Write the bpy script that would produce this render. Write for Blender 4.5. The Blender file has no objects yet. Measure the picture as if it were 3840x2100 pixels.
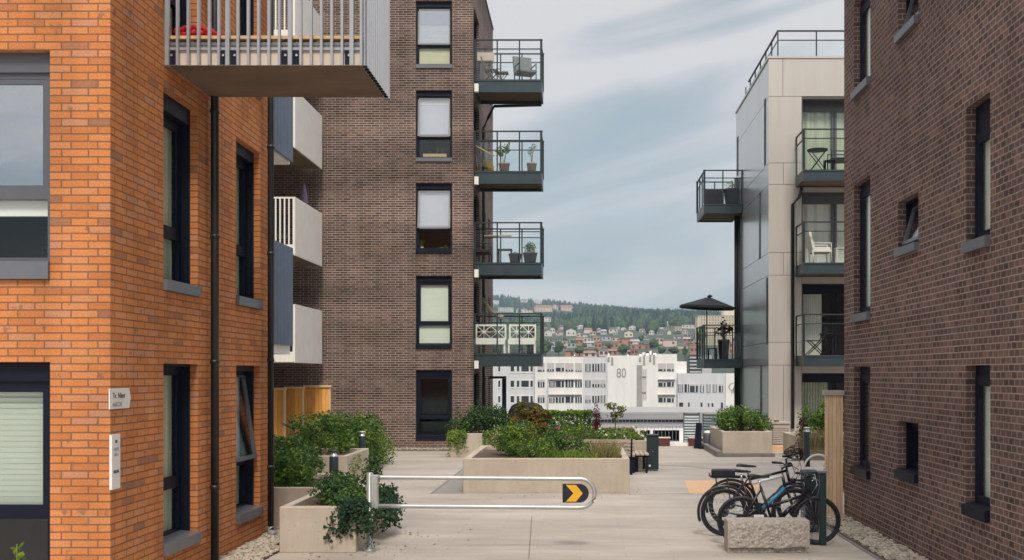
import bpy, math, random
from mathutils import Vector, Matrix, noise
random.seed(7)
R = math.radians
F = 2600.0; EYE = 2.37; CX = 1460.0; CY = 941.0
scene = bpy.context.scene
col = scene.collection

def XX(x, s): return (x - CX) / s
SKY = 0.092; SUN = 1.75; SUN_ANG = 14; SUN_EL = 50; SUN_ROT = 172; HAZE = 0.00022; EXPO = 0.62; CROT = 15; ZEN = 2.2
BLUE = (2.85,3.5,3.8,1); VEIL = (3.65,3.9,4.15,1); CLOUD = (5.7,5.45,5.35,1); CLOUD_LOC = (0.3,0.2,0)
def ZZ(y, s): return EYE + (CY - y) / s

# ------------------------------------------------------------------ helpers
ORG = {}
class MB:
    def __init__(self): self.v = []; self.f = []; self.m = []; self.sm = []
    def face(self, pts, m=0, smooth=False):
        b = len(self.v); self.v += [tuple(p) for p in pts]
        self.f.append(tuple(range(b, b + len(pts)))); self.m.append(m); self.sm.append(smooth)
    def box(self, x0, x1, y0, y1, z0, z1, m=0, skip=''):
        if x0 > x1: x0, x1 = x1, x0
        if y0 > y1: y0, y1 = y1, y0
        if z0 > z1: z0, z1 = z1, z0
        b = len(self.v)
        self.v += [(x0,y0,z0),(x1,y0,z0),(x1,y1,z0),(x0,y1,z0),(x0,y0,z1),(x1,y0,z1),(x1,y1,z1),(x0,y1,z1)]
        for k, q in (('b',(3,2,1,0)),('t',(4,5,6,7)),('f',(0,1,5,4)),('r',(1,2,6,5)),('k',(2,3,7,6)),('l',(3,0,4,7))):
            if k in skip: continue
            self.f.append(tuple(b + i for i in q)); self.m.append(m); self.sm.append(False)
    def bbox(self, x0, x1, y0, y1, z0, z1, c=0.01, m=0):
        """box with chamfered vertical and top edges"""
        def ring(z, i):
            return [(x0+i+c,y0+i,z),(x1-i-c,y0+i,z),(x1-i,y0+i+c,z),(x1-i,y1-i-c,z),(x1-i-c,y1-i,z),(x0+i+c,y1-i,z),(x0+i,y1-i-c,z),(x0+i,y0+i+c,z)]
        rs = [ring(z0,0), ring(z1-c,0), ring(z1,c)]
        for a, b_ in zip(rs, rs[1:]):
            for k in range(8): self.face([a[k], a[(k+1)%8], b_[(k+1)%8], b_[k]], m)
        self.face(rs[-1], m); self.face(rs[0][::-1], m)
    def tube(self, pts, r, n=8, m=0, cap=True, r2=None):
        pts = [Vector(p) for p in pts]; rings = []
        N = len(pts)
        for i, p in enumerate(pts):
            t = (pts[min(i+1,N-1)] - pts[max(i-1,0)])
            if t.length < 1e-9: t = Vector((0,0,1))
            t.normalize()
            a = Vector((0,0,1)) if abs(t.z) < 0.9 else Vector((1,0,0))
            u = t.cross(a).normalized(); w = t.cross(u).normalized()
            rr = r if r2 is None else r + (r2 - r) * i / max(1, N-1)
            b = len(self.v)
            for k in range(n):
                an = 2*math.pi*k/n
                self.v.append(tuple(p + (u*math.cos(an) + w*math.sin(an))*rr))
            rings.append(b)
        for a, b in zip(rings, rings[1:]):
            for k in range(n):
                self.f.append((a+k, a+(k+1)%n, b+(k+1)%n, b+k)); self.m.append(m); self.sm.append(True)
        if cap:
            self.f.append(tuple(rings[0]+k for k in range(n))[::-1]); self.m.append(m); self.sm.append(False)
            self.f.append(tuple(rings[-1]+k for k in range(n))); self.m.append(m); self.sm.append(False)
    def lathe(self, prof, c, n=16, m=0, smooth=True):
        rings = []
        for r, z in prof:
            b = len(self.v)
            for k in range(n):
                an = 2*math.pi*k/n
                self.v.append((c[0]+r*math.cos(an), c[1]+r*math.sin(an), c[2]+z))
            rings.append(b)
        for a, b in zip(rings, rings[1:]):
            for k in range(n):
                self.f.append((a+k, a+(k+1)%n, b+(k+1)%n, b+k)); self.m.append(m); self.sm.append(smooth)
        self.f.append(tuple(rings[0]+k for k in range(n))[::-1]); self.m.append(m); self.sm.append(False)
        self.f.append(tuple(rings[-1]+k for k in range(n))); self.m.append(m); self.sm.append(False)
    def torus(self, c, Rr, r, axis='y', n=40, k=8, m=0, a0=0, a1=360, sx=1.0):
        pts = []
        full = abs(a1-a0) >= 359.9
        N = n if full else n
        base = len(self.v)
        cnt = N if full else N+1
        for i in range(cnt):
            a = R(a0 + (a1-a0)*i/N)
            for j in range(k):
                b = 2*math.pi*j/k
                rr = Rr + r*math.cos(b); h = r*math.sin(b)*sx
                if axis == 'y': self.v.append((c[0]+rr*math.cos(a), c[1]+h, c[2]+rr*math.sin(a)))
                elif axis == 'x': self.v.append((c[0]+h, c[1]+rr*math.cos(a), c[2]+rr*math.sin(a)))
                else: self.v.append((c[0]+rr*math.cos(a), c[1]+rr*math.sin(a), c[2]+h))
        for i in range(N):
            i2 = (i+1) % cnt
            for j in range(k):
                self.f.append((base+i*k+j, base+i2*k+j, base+i2*k+(j+1)%k, base+i*k+(j+1)%k)); self.m.append(m); self.sm.append(True)
    def prism(self, poly, a0, a1, plane='xz', m=0):
        def T(p, a):
            if plane == 'xz': return (p[0], a, p[1])
            if plane == 'yz': return (a, p[0], p[1])
            return (p[0], p[1], a)
        A = [T(p,a0) for p in poly]; B = [T(p,a1) for p in poly]
        self.face(A, m); self.face(B[::-1], m)
        n = len(poly)
        for i in range(n): self.face([A[i], A[(i+1)%n], B[(i+1)%n], B[i]], m)
    def build(self, name, mats, parent=None, org=None):
        if not isinstance(mats, (list, tuple)): mats = [mats]
        me = bpy.data.meshes.new(name)
        o = bpy.data.objects.new(name, me); col.objects.link(o)
        off = Vector((0,0,0))
        if parent is not None:
            o.parent = parent; off = ORG.get(parent.name, off); ORG[o.name] = off
        elif org is not None:
            off = Vector(org); o.location = off; ORG[o.name] = off
        wv = self.v
        me.from_pydata([(a[0]-off.x, a[1]-off.y, a[2]-off.z) for a in wv], [], self.f)
        for mm in mats: me.materials.append(mm)
        me.polygons.foreach_set('material_index', self.m)
        me.polygons.foreach_set('use_smooth', self.sm)
        uv = me.uv_layers.new(name='UVMap'); data = [0.0]*(2*len(me.loops))
        for p in me.polygons:
            n = p.normal; ax, ay, az = abs(n.x), abs(n.y), abs(n.z)
            for li in p.loop_indices:
                c = wv[me.loops[li].vertex_index]
                if az >= ax and az >= ay: u, w = c[0], c[1]
                elif ax >= ay: u, w = c[1], c[2]
                else: u, w = c[0], c[2]
                data[2*li] = u; data[2*li+1] = w
        uv.data.foreach_set('uv', data)
        me.update()
        return o

def tag(o, label=None, cat=None, group=None, kind=None):
    if label: o['label'] = label
    if cat: o['category'] = cat
    if group: o['group'] = group
    if kind: o['kind'] = kind
    return o
def thing(name, loc, label, cat, group=None):
    o = bpy.data.objects.new(name, None); col.objects.link(o)
    o.empty_display_size = 0.2
    o.location = loc; ORG[o.name] = Vector(loc)
    return tag(o, label, cat, group)
def copy_tree(o, loc, rz=0.0, label=None, parent=None):
    c = o.copy(); col.objects.link(c)
    if parent is None:
        c.location = loc; c.rotation_euler = (0,0,rz)
        if label: c['label'] = label
    else: c.parent = parent
    for ch in [x for x in bpy.data.objects if x.parent == o]: copy_tree(ch, None, 0, None, c)
    return c

# ------------------------------------------------------------------ materials
def nodes(name):
    m = bpy.data.materials.new(name); m.use_nodes = True
    nt = m.node_tree; nt.nodes.clear()
    out = nt.nodes.new('ShaderNodeOutputMaterial')
    return m, nt, out
def rgba(c): return (c[0], c[1], c[2], 1.0)
def mat(name, c, rough=0.6, metal=0.0, var=0.12, vscale=3.0, bump=0.0, bscale=40.0, spec=0.5, stretch=(1,1,1), island=0.0):
    m, nt, out = nodes(name)
    b = nt.nodes.new('ShaderNodeBsdfPrincipled')
    b.inputs['Roughness'].default_value = rough; b.inputs['Metallic'].default_value = metal
    b.inputs['Specular IOR Level'].default_value = spec
    tc = nt.nodes.new('ShaderNodeTexCoord'); mp = nt.nodes.new('ShaderNodeMapping')
    mp.inputs['Scale'].default_value = stretch
    nt.links.new(tc.outputs['Object'], mp.inputs['Vector'])
    nz = nt.nodes.new('ShaderNodeTexNoise'); nz.inputs['Scale'].default_value = vscale; nz.inputs['Detail'].default_value = 6
    nz.inputs['Roughness'].default_value = 0.65
    nt.links.new(mp.outputs['Vector'], nz.inputs['Vector'])
    rp = nt.nodes.new('ShaderNodeValToRGB'); e = rp.color_ramp.elements
    e[0].position = 0.3; e[1].position = 0.7
    e[0].color = rgba([x*(1-var) for x in c]); e[1].color = rgba([min(1,x*(1+var)) for x in c])
    nt.links.new(nz.outputs['Fac'], rp.inputs['Fac']); nt.links.new(rp.outputs['Color'], b.inputs['Base Color'])
    if island:
        g_ = nt.nodes.new('ShaderNodeNewGeometry'); ir = nt.nodes.new('ShaderNodeMapRange'); ir.inputs['To Min'].default_value = 1-island; ir.inputs['To Max'].default_value = 1+island
        nt.links.new(g_.outputs['Random Per Island'], ir.inputs['Value']); iv = nt.nodes.new('ShaderNodeVectorMath'); iv.operation = 'SCALE'
        nt.links.new(rp.outputs['Color'], iv.inputs[0]); nt.links.new(ir.outputs['Result'], iv.inputs['Scale']); nt.links.new(iv.outputs['Vector'], b.inputs['Base Color'])
    if bump > 0:
        n2 = nt.nodes.new('ShaderNodeTexNoise'); n2.inputs['Scale'].default_value = bscale; n2.inputs['Detail'].default_value = 4
        nt.links.new(mp.outputs['Vector'], n2.inputs['Vector'])
        bp = nt.nodes.new('ShaderNodeBump'); bp.inputs['Strength'].default_value = bump; bp.inputs['Distance'].default_value = 0.01
        nt.links.new(n2.outputs['Fac'], bp.inputs['Height']); nt.links.new(bp.outputs['Normal'], b.inputs['Normal'])
    nt.links.new(b.outputs['BSDF'], out.inputs['Surface'])
    return m
def brick(name, stops, mortar, bw=0.25, rh=0.075, ms=0.006, offset=0.5, dark=(0.1,0.05,0.03), dark_amt=0.5, dark_pos=0.66, dscale=6.0, stain=0.12, bump=0.6, shift=(0,0,0), band=0.0, squash=1.0):
    m, nt, out = nodes(name); L = nt.links.new
    b = nt.nodes.new('ShaderNodeBsdfPrincipled'); b.inputs['Roughness'].default_value = 0.85; b.inputs['Specular IOR Level'].default_value = 0.25
    uv = nt.nodes.new('ShaderNodeUVMap'); uv.uv_map = 'UVMap'
    mp = nt.nodes.new('ShaderNodeMapping'); mp.inputs['Location'].default_value = shift
    L(uv.outputs['UV'], mp.inputs['Vector'])
    # slight waviness of the courses
    wz = nt.nodes.new('ShaderNodeTexNoise'); wz.inputs['Scale'].default_value = 5.0; wz.inputs['Detail'].default_value = 2
    L(mp.outputs['Vector'], wz.inputs['Vector'])
    ws = nt.nodes.new('ShaderNodeVectorMath'); ws.operation = 'MULTIPLY_ADD'
    ws.inputs[1].default_value = (0.012, 0.006, 0); L(wz.outputs['Color'], ws.inputs[0]); L(mp.outputs['Vector'], ws.inputs[2])
    br = nt.nodes.new('ShaderNodeTexBrick')
    br.inputs['Color1'].default_value = (0,0,0,1); br.inputs['Color2'].default_value = (1,1,1,1); br.inputs['Mortar'].default_value = (0.5,0.5,0.5,1)
    br.inputs['Scale'].default_value = 1.0; br.inputs['Mortar Size'].default_value = ms; br.inputs['Mortar Smooth'].default_value = 0.25
    br.inputs['Brick Width'].default_value = bw; br.inputs['Row Height'].default_value = rh
    br.offset = offset; br.offset_frequency = 2
    L(ws.outputs['Vector'], br.inputs['Vector'])
    rp = nt.nodes.new('ShaderNodeValToRGB'); el = rp.color_ramp.elements
    el[0].position = stops[0][0]; el[0].color = rgba(stops[0][1]); el[1].position = stops[-1][0]; el[1].color = rgba(stops[-1][1])
    for p, c in stops[1:-1]:
        e = el.new(p); e.color = rgba(c)
    L(br.outputs['Color'], rp.inputs['Fac'])
    # burnt patches
    nz = nt.nodes.new('ShaderNodeTexNoise'); nz.inputs['Scale'].default_value = dscale; nz.inputs['Detail'].default_value = 3
    L(mp.outputs['Vector'], nz.inputs['Vector'])
    rd = nt.nodes.new('ShaderNodeValToRGB'); rd.color_ramp.elements[0].position = dark_pos; rd.color_ramp.elements[1].position = dark_pos+0.06
    rd.color_ramp.elements[0].color = (0,0,0,1); rd.color_ramp.elements[1].color = (dark_amt,)*3 + (1,)
    L(nz.outputs['Fac'], rd.inputs['Fac'])
    m1 = nt.nodes.new('ShaderNodeMix'); m1.data_type = 'RGBA'
    L(rd.outputs['Color'], m1.inputs['Factor']); L(rp.outputs['Color'], m1.inputs['A']); m1.inputs['B'].default_value = rgba(dark)
    # grain inside each brick
    gz = nt.nodes.new('ShaderNodeTexNoise'); gz.inputs['Scale'].default_value = 60; gz.inputs['Detail'].default_value = 3
    L(mp.outputs['Vector'], gz.inputs['Vector'])
    gm = nt.nodes.new('ShaderNodeMapRange'); gm.inputs['From Min'].default_value = 0.3; gm.inputs['From Max'].default_value = 0.7
    gm.inputs['To Min'].default_value = 0.82; gm.inputs['To Max'].default_value = 1.15
    L(gz.outputs['Fac'], gm.inputs['Value'])
    mm = nt.nodes.new('ShaderNodeVectorMath'); mm.operation = 'SCALE'; L(m1.outputs['Result'], mm.inputs[0]); L(gm.outputs['Result'], mm.inputs['Scale'])
    m2 = nt.nodes.new('ShaderNodeMix'); m2.data_type = 'RGBA'
    L(br.outputs['Fac'], m2.inputs['Factor']); L(mm.outputs['Vector'], m2.inputs['A']); m2.inputs['B'].default_value = rgba(mortar)
    # big weather stains
    sz = nt.nodes.new('ShaderNodeTexNoise'); sz.inputs['Scale'].default_value = 0.7; sz.inputs['Detail'].default_value = 5
    smp = nt.nodes.new('ShaderNodeMapping'); smp.inputs['Scale'].default_value = (0.14 if band else 1.0, 1.3, 1.0)
    L(mp.outputs['Vector'], smp.inputs['Vector']); L(smp.outputs['Vector'], sz.inputs['Vector'])
    sm = nt.nodes.new('ShaderNodeMapRange'); sm.inputs['From Min'].default_value = 0.3; sm.inputs['From Max'].default_value = 0.7
    sm.inputs['To Min'].default_value = 1-stain; sm.inputs['To Max'].default_value = 1+stain
    L(sz.outputs['Fac'], sm.inputs['Value'])
    m3 = nt.nodes.new('ShaderNodeVectorMath'); m3.operation = 'SCALE'; L(m2.outputs['Result'], m3.inputs[0]); L(sm.outputs['Result'], m3.inputs['Scale'])
    kp = nt.nodes.new('ShaderNodeMapping'); kp.inputs['Scale'].default_value = (2.6, 0.22, 1); L(mp.outputs['Vector'], kp.inputs['Vector'])
    kz = nt.nodes.new('ShaderNodeTexNoise'); kz.inputs['Scale'].default_value = 1.0; kz.inputs['Detail'].default_value = 6; L(kp.outputs['Vector'], kz.inputs['Vector'])
    kr = nt.nodes.new('ShaderNodeMapRange'); kr.inputs['From Min'].default_value = 0.32; kr.inputs['From Max'].default_value = 0.6; kr.inputs['To Min'].default_value = 0.84; kr.inputs['To Max'].default_value = 1.04; L(kz.outputs['Fac'], kr.inputs['Value'])
    m5 = nt.nodes.new('ShaderNodeVectorMath'); m5.operation = 'SCALE'; L(m3.outputs['Vector'], m5.inputs[0]); L(kr.outputs['Result'], m5.inputs['Scale'])
    bz = nt.nodes.new('ShaderNodeTexNoise'); bz.inputs['Scale'].default_value = 1.7; bz.inputs['Detail'].default_value = 7; bz.inputs['Roughness'].default_value = 0.7; L(mp.outputs['Vector'], bz.inputs['Vector'])
    brr = nt.nodes.new('ShaderNodeMapRange'); brr.inputs['From Min'].default_value = 0.56; brr.inputs['From Max'].default_value = 0.75; brr.inputs['To Max'].default_value = 0.22; L(bz.outputs['Fac'], brr.inputs['Value'])
    m6 = nt.nodes.new('ShaderNodeMix'); m6.data_type = 'RGBA'; L(brr.outputs['Result'], m6.inputs['Factor']); L(m5.outputs['Vector'], m6.inputs['A']); m6.inputs['B'].default_value = rgba([min(1, x*1.15+.05) for x in mortar] if max(mortar) > .3 else (0.58,0.36,0.24))
    L(m6.outputs['Result'], b.inputs['Base Color'])
    inv = nt.nodes.new('ShaderNodeMath'); inv.operation = 'SUBTRACT'; inv.inputs[0].default_value = 1.0; L(br.outputs['Fac'], inv.inputs[1])
    ad = nt.nodes.new('ShaderNodeMath'); ad.operation = 'MULTIPLY_ADD'; ad.inputs[1].default_value = 0.35; L(gz.outputs['Fac'], ad.inputs[0]); L(inv.outputs[0], ad.inputs[2])
    bp = nt.nodes.new('ShaderNodeBump'); bp.inputs['Strength'].default_value = bump; bp.inputs['Distance'].default_value = 0.008
    L(ad.outputs[0], bp.inputs['Height']); L(bp.outputs['Normal'], b.inputs['Normal'])
    L(b.outputs['BSDF'], out.inputs['Surface'])
    return m
def slabs(name, c, joint, bw, rh, ms, rough=0.7, var=0.10, offset=0.5, stain=0.15, rot=0.0, bump=0.25, spec=0.3):
    m, nt, out = nodes(name); L = nt.links.new
    b = nt.nodes.new('ShaderNodeBsdfPrincipled'); b.inputs['Roughness'].default_value = rough; b.inputs['Specular IOR Level'].default_value = spec
    uv = nt.nodes.new('ShaderNodeUVMap'); uv.uv_map = 'UVMap'
    mp = nt.nodes.new('ShaderNodeMapping'); mp.inputs['Rotation'].default_value = (0,0,rot)
    L(uv.outputs['UV'], mp.inputs['Vector'])
    br = nt.nodes.new('ShaderNodeTexBrick'); br.offset = offset
    br.inputs['Color1'].default_value = rgba([x*(1-var) for x in c]); br.inputs['Color2'].default_value = rgba([x*(1+var) for x in c]); br.inputs['Mortar'].default_value = rgba(joint)
    br.inputs['Scale'].default_value = 1; br.inputs['Mortar Size'].default_value = ms; br.inputs['Mortar Smooth'].default_value = 0.4
    br.inputs['Brick Width'].default_value = bw; br.inputs['Row Height'].default_value = rh
    L(mp.outputs['Vector'], br.inputs['Vector'])
    sz = nt.nodes.new('ShaderNodeTexNoise'); sz.inputs['Scale'].default_value = 0.6; sz.inputs['Detail'].default_value = 8; sz.inputs['Roughness'].default_value = 0.7
    sp = nt.nodes.new('ShaderNodeMapping'); sp.inputs['Scale'].default_value = (0.5, 1.5, 1); L(mp.outputs['Vector'], sp.inputs['Vector']); L(sp.outputs['Vector'], sz.inputs['Vector'])
    sm = nt.nodes.new('ShaderNodeMapRange'); sm.inputs['From Min'].default_value = 0.3; sm.inputs['From Max'].default_value = 0.7
    sm.inputs['To Min'].default_value = 1-stain; sm.inputs['To Max'].default_value = 1+stain; L(sz.outputs['Fac'], sm.inputs['Value'])
    m3 = nt.nodes.new('ShaderNodeVectorMath'); m3.operation = 'SCALE'; L(br.outputs['Color'], m3.inputs[0]); L(sm.outputs['Result'], m3.inputs['Scale'])
    gz = nt.nodes.new('ShaderNodeTexNoise'); gz.inputs['Scale'].default_value = 45; gz.inputs['Detail'].default_value = 4; L(mp.outputs['Vector'], gz.inputs['Vector'])
    # small dark specks and spots
    v = nt.nodes.new('ShaderNodeTexNoise'); v.inputs['Scale'].default_value = 7; v.inputs['Detail'].default_value = 5; L(mp.outputs['Vector'], v.inputs['Vector'])
    vr = nt.nodes.new('ShaderNodeMapRange'); vr.inputs['From Min'].default_value = 0.64; vr.inputs['From Max'].default_value = 0.74; vr.inputs['To Min'].default_value = 1.0; vr.inputs['To Max'].default_value = 0.8
    L(v.outputs['Fac'], vr.inputs['Value'])
    m4 = nt.nodes.new('ShaderNodeVectorMath'); m4.operation = 'SCALE'; L(m3.outputs['Vector'], m4.inputs[0]); L(vr.outputs['Result'], m4.inputs['Scale'])
    L(m4.outputs['Vector'], b.inputs['Base Color'])
    ad = nt.nodes.new('ShaderNodeMath'); ad.operation = 'MULTIPLY_ADD'; ad.inputs[1].default_value = -1.0; L(br.outputs['Fac'], ad.inputs[0]); L(gz.outputs['Fac'], ad.inputs[2])
    bp = nt.nodes.new('ShaderNodeBump'); bp.inputs['Strength'].default_value = bump; bp.inputs['Distance'].default_value = 0.006
    L(ad.outputs[0], bp.inputs['Height']); L(bp.outputs['Normal'], b.inputs['Normal'])
    L(b.outputs['BSDF'], out.inputs['Surface'])
    return m
def glass(name, tint=(0.9,0.95,0.93), add=0.06, rough=0.01, ior=1.5, mul=1.0):
    m, nt, out = nodes(name); L = nt.links.new
    tr = nt.nodes.new('ShaderNodeBsdfTransparent'); tr.inputs['Color'].default_value = rgba(tint)
    gl = nt.nodes.new('ShaderNodeBsdfGlossy'); gl.inputs['Roughness'].default_value = rough; gl.inputs['Color'].default_value = (0.95,0.97,1,1)
    nz = nt.nodes.new('ShaderNodeTexNoise'); nz.inputs['Scale'].default_value = 1.3
    tc = nt.nodes.new('ShaderNodeTexCoord'); L(tc.outputs['Object'], nz.inputs['Vector'])
    bp = nt.nodes.new('ShaderNodeBump'); bp.inputs['Strength'].default_value = 0.06; bp.inputs['Distance'].default_value = 0.05
    L(nz.outputs['Fac'], bp.inputs['Height']); L(bp.outputs['Normal'], gl.inputs['Normal'])
    # Schlick reflectance from the facing angle, the same on both sides of the pane
    fr = nt.nodes.new('ShaderNodeLayerWeight'); fr.inputs['Blend'].default_value = 0.5
    pw = nt.nodes.new('ShaderNodeMath'); pw.operation = 'POWER'; pw.inputs[1].default_value = 5.0; L(fr.outputs['Facing'], pw.inputs[0])
    ad = nt.nodes.new('ShaderNodeMath'); ad.operation = 'MULTIPLY_ADD'; ad.inputs[1].default_value = 0.8*mul; ad.inputs[2].default_value = 0.035+add; ad.use_clamp = True
    L(pw.outputs[0], ad.inputs[0])
    mx = nt.nodes.new('ShaderNodeMixShader'); L(ad.outputs[0], mx.inputs[0]); L(tr.outputs[0], mx.inputs[1]); L(gl.outputs[0], mx.inputs[2])
    L(mx.outputs[0], out.inputs['Surface'])
    return m
def leafmat(name, cols, trans=0.25, rough=0.5):
    m, nt, out = nodes(name); L = nt.links.new
    g = nt.nodes.new('ShaderNodeNewGeometry'); rp = nt.nodes.new('ShaderNodeValToRGB'); el = rp.color_ramp.elements
    n = len(cols)
    el[0].position = 0; el[0].color = rgba(cols[0]); el[1].position = 1; el[1].color = rgba(cols[-1])
    for i, c in enumerate(cols[1:-1]):
        e = el.new((i+1)/(n-1)); e.color = rgba(c)
    tc = nt.nodes.new('ShaderNodeTexCoord'); nz = nt.nodes.new('ShaderNodeTexNoise'); nz.inputs['Scale'].default_value = 2.5; nz.inputs['Detail'].default_value = 2
    L(tc.outputs['Object'], nz.inputs['Vector'])
    mx0 = nt.nodes.new('ShaderNodeMath'); mx0.operation = 'MULTIPLY_ADD'; mx0.inputs[1].default_value = 0.5
    L(g.outputs['Random Per Island'], mx0.inputs[0]); sh = nt.nodes.new('ShaderNodeMapRange'); sh.inputs['From Min'].default_value = 0.3; sh.inputs['From Max'].default_value = 0.7; sh.inputs['To Max'].default_value = 0.5
    L(nz.outputs['Fac'], sh.inputs['Value']); L(sh.outputs['Result'], mx0.inputs[2]); L(mx0.outputs[0], rp.inputs['Fac'])
    b = nt.nodes.new('ShaderNodeBsdfPrincipled'); b.inputs['Roughness'].default_value = rough; b.inputs['Specular IOR Level'].default_value = 0.14
    L(rp.outputs['Color'], b.inputs['Base Color'])
    t = nt.nodes.new('ShaderNodeBsdfTranslucent'); L(rp.outputs['Color'], t.inputs['Color'])
    ms = nt.nodes.new('ShaderNodeMixShader'); ms.inputs[0].default_value = trans; L(b.outputs[0], ms.inputs[1]); L(t.outputs[0], ms.inputs[2])
    L(ms.outputs[0], out.inputs['Surface'])
    return m
def concrete(name, c, streak=0.06):
    m, nt, out = nodes(name); L = nt.links.new
    b = nt.nodes.new('ShaderNodeBsdfPrincipled'); b.inputs['Roughness'].default_value = 0.85; b.inputs['Specular IOR Level'].default_value = 0.25
    uv = nt.nodes.new('ShaderNodeUVMap'); uv.uv_map = 'UVMap'
    def noise_(scale, stretch, detail, lo, hi, f0=0.3, f1=0.7):
        mp = nt.nodes.new('ShaderNodeMapping'); mp.inputs['Scale'].default_value = stretch; L(uv.outputs['UV'], mp.inputs['Vector'])
        n = nt.nodes.new('ShaderNodeTexNoise'); n.inputs['Scale'].default_value = scale; n.inputs['Detail'].default_value = detail; n.inputs['Roughness'].default_value = 0.6; L(mp.outputs['Vector'], n.inputs['Vector'])
        r = nt.nodes.new('ShaderNodeMapRange'); r.inputs['From Min'].default_value = f0; r.inputs['From Max'].default_value = f1; r.inputs['To Min'].default_value = lo; r.inputs['To Max'].default_value = hi
        L(n.outputs['Fac'], r.inputs['Value']); return r.outputs['Result'], n.outputs['Fac']
    f1, _ = noise_(1.0, (9, 0.8, 1), 5, 1-streak, 1+streak)
    f2, _ = noise_(1.6, (1, 1, 1), 6, 0.88, 1.1)
    f3, g = noise_(26, (1, 1, 1), 2, 0.72, 1.0, 0.30, 0.36)
    f4, h = noise_(120, (1, 1, 1), 2, 0.95, 1.05)
    cur = None
    for f in (f1, f2, f3, f4):
        v = nt.nodes.new('ShaderNodeVectorMath'); v.operation = 'SCALE'; L(f, v.inputs['Scale'])
        if cur is None: v.inputs[0].default_value = c
        else: L(cur, v.inputs[0])
        cur = v.outputs['Vector']
    L(cur, b.inputs['Base Color'])
    bp = nt.nodes.new('ShaderNodeBump'); bp.inputs['Strength'].default_value = 0.25; bp.inputs['Distance'].default_value = 0.004; L(h, bp.inputs['Height']); L(bp.outputs['Normal'], b.inputs['Normal'])
    L(b.outputs['BSDF'], out.inputs['Surface']); return m
def woodmat(name, c, rough=0.6, bw=0.12, vertical=True, var=0.18, joint=0.35):
    """boards: brick texture on UV with tall boards plus stretched grain"""
    m, nt, out = nodes(name); L = nt.links.new
    b = nt.nodes.new('ShaderNodeBsdfPrincipled'); b.inputs['Roughness'].default_value = rough; b.inputs['Specular IOR Level'].default_value = 0.3
    uv = nt.nodes.new('ShaderNodeUVMap'); uv.uv_map = 'UVMap'
    mp = nt.nodes.new('ShaderNodeMapping'); mp.inputs['Rotation'].default_value = (0,0,R(90) if vertical else 0)
    L(uv.outputs['UV'], mp.inputs['Vector'])
    br = nt.nodes.new('ShaderNodeTexBrick'); br.offset = 0.0
    br.inputs['Color1'].default_value = rgba([x*(1-var) for x in c]); br.inputs['Color2'].default_value = rgba([min(1,x*(1+var)) for x in c]); br.inputs['Mortar'].default_value = rgba([x*joint for x in c])
    br.inputs['Scale'].default_value = 1; br.inputs['Mortar Size'].default_value = 0.004; br.inputs['Mortar Smooth'].default_value = 0.2
    br.inputs['Brick Width'].default_value = 50.0; br.inputs['Row Height'].default_value = bw
    L(mp.outputs['Vector'], br.inputs['Vector'])
    gp = nt.nodes.new('ShaderNodeMapping'); gp.inputs['Scale'].default_value = (2, 40, 1); L(mp.outputs['Vector'], gp.inputs['Vector'])
    gz = nt.nodes.new('ShaderNodeTexNoise'); gz.inputs['Scale'].default_value = 1.5; gz.inputs['Detail'].default_value = 6; L(gp.outputs['Vector'], gz.inputs['Vector'])
    sm = nt.nodes.new('ShaderNodeMapRange'); sm.inputs['From Min'].default_value = 0.3; sm.inputs['From Max'].default_value = 0.7; sm.inputs['To Min'].default_value = 0.78; sm.inputs['To Max'].default_value = 1.2
    L(gz.outputs['Fac'], sm.inputs['Value'])
    m3 = nt.nodes.new('ShaderNodeVectorMath'); m3.operation = 'SCALE'; L(br.outputs['Color'], m3.inputs[0]); L(sm.outputs['Result'], m3.inputs['Scale'])
    L(m3.outputs['Vector'], b.inputs['Base Color'])
    L(b.outputs['BSDF'], out.inputs['Surface'])
    return m

M = {}
M['orange'] = brick('orange_brick', [(0.0,(0.32,0.155,0.095)),(0.03,(0.46,0.18,0.075)),(0.09,(0.53,0.19,0.066)),(0.5,(0.61,0.228,0.076)),(0.9,(0.60,0.25,0.105)),(1.0,(0.52,0.245,0.14))],
                    (0.27,0.125,0.066), bw=0.262, rh=0.075, ms=0.0075, offset=0.36, dark=(0.24,0.135,0.09), dark_amt=0.75, dark_pos=0.64, dscale=6.5, stain=0.08, bump=1.0)
dk = [(0.0,(0.072,0.047,0.042)),(0.3,(0.106,0.068,0.058)),(0.6,(0.130,0.082,0.069)),(0.85,(0.150,0.095,0.079)),(0.95,(0.20,0.112,0.080)),(1.0,(0.085,0.062,0.062))]
M['dark'] = brick('dark_brick', [(p, (c[0]*.94, c[1]*.96, c[2]*.98)) for p, c in dk], (0.37,0.31,0.272), bw=0.25, rh=0.075, ms=0.0095, offset=0.4, dark=(0.05,0.035,0.032), dark_amt=0.5, dark_pos=0.6, dscale=2.5, stain=0.36, bump=0.5, band=1)
M['darkr'] = brick('dark_brick_side', [(p, (c[0]*1.14, c[1]*1.10, c[2]*1.12)) for p, c in dk], (0.325,0.26,0.232), bw=0.135, rh=0.075, ms=0.0075, offset=0.5, dark=(0.05,0.035,0.032), dark_amt=0.4, dark_pos=0.6, dscale=2.5, stain=0.18, bump=0.7, band=1)
M['plaza'] = slabs('plaza_concrete', (0.42,0.382,0.340), (0.35,0.315,0.28), 1.2, 0.28, 0.005, rough=0.75, var=0.045, stain=0.22)
M['concrete'] = concrete('planter_concrete', (0.49,0.43,0.355))
M['slabc'] = mat('balcony_concrete', (0.62,0.53,0.45), 0.8, var=0.06, bump=0.1)
M['soffit'] = mat('soffit_board', (0.165,0.115,0.075), 0.8, var=0.25, vscale=1.5, stretch=(1,2,1))
M['frame'] = mat('window_frame_navy', (0.005,0.008,0.022), 0.5, var=0.15, spec=0.25)
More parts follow.
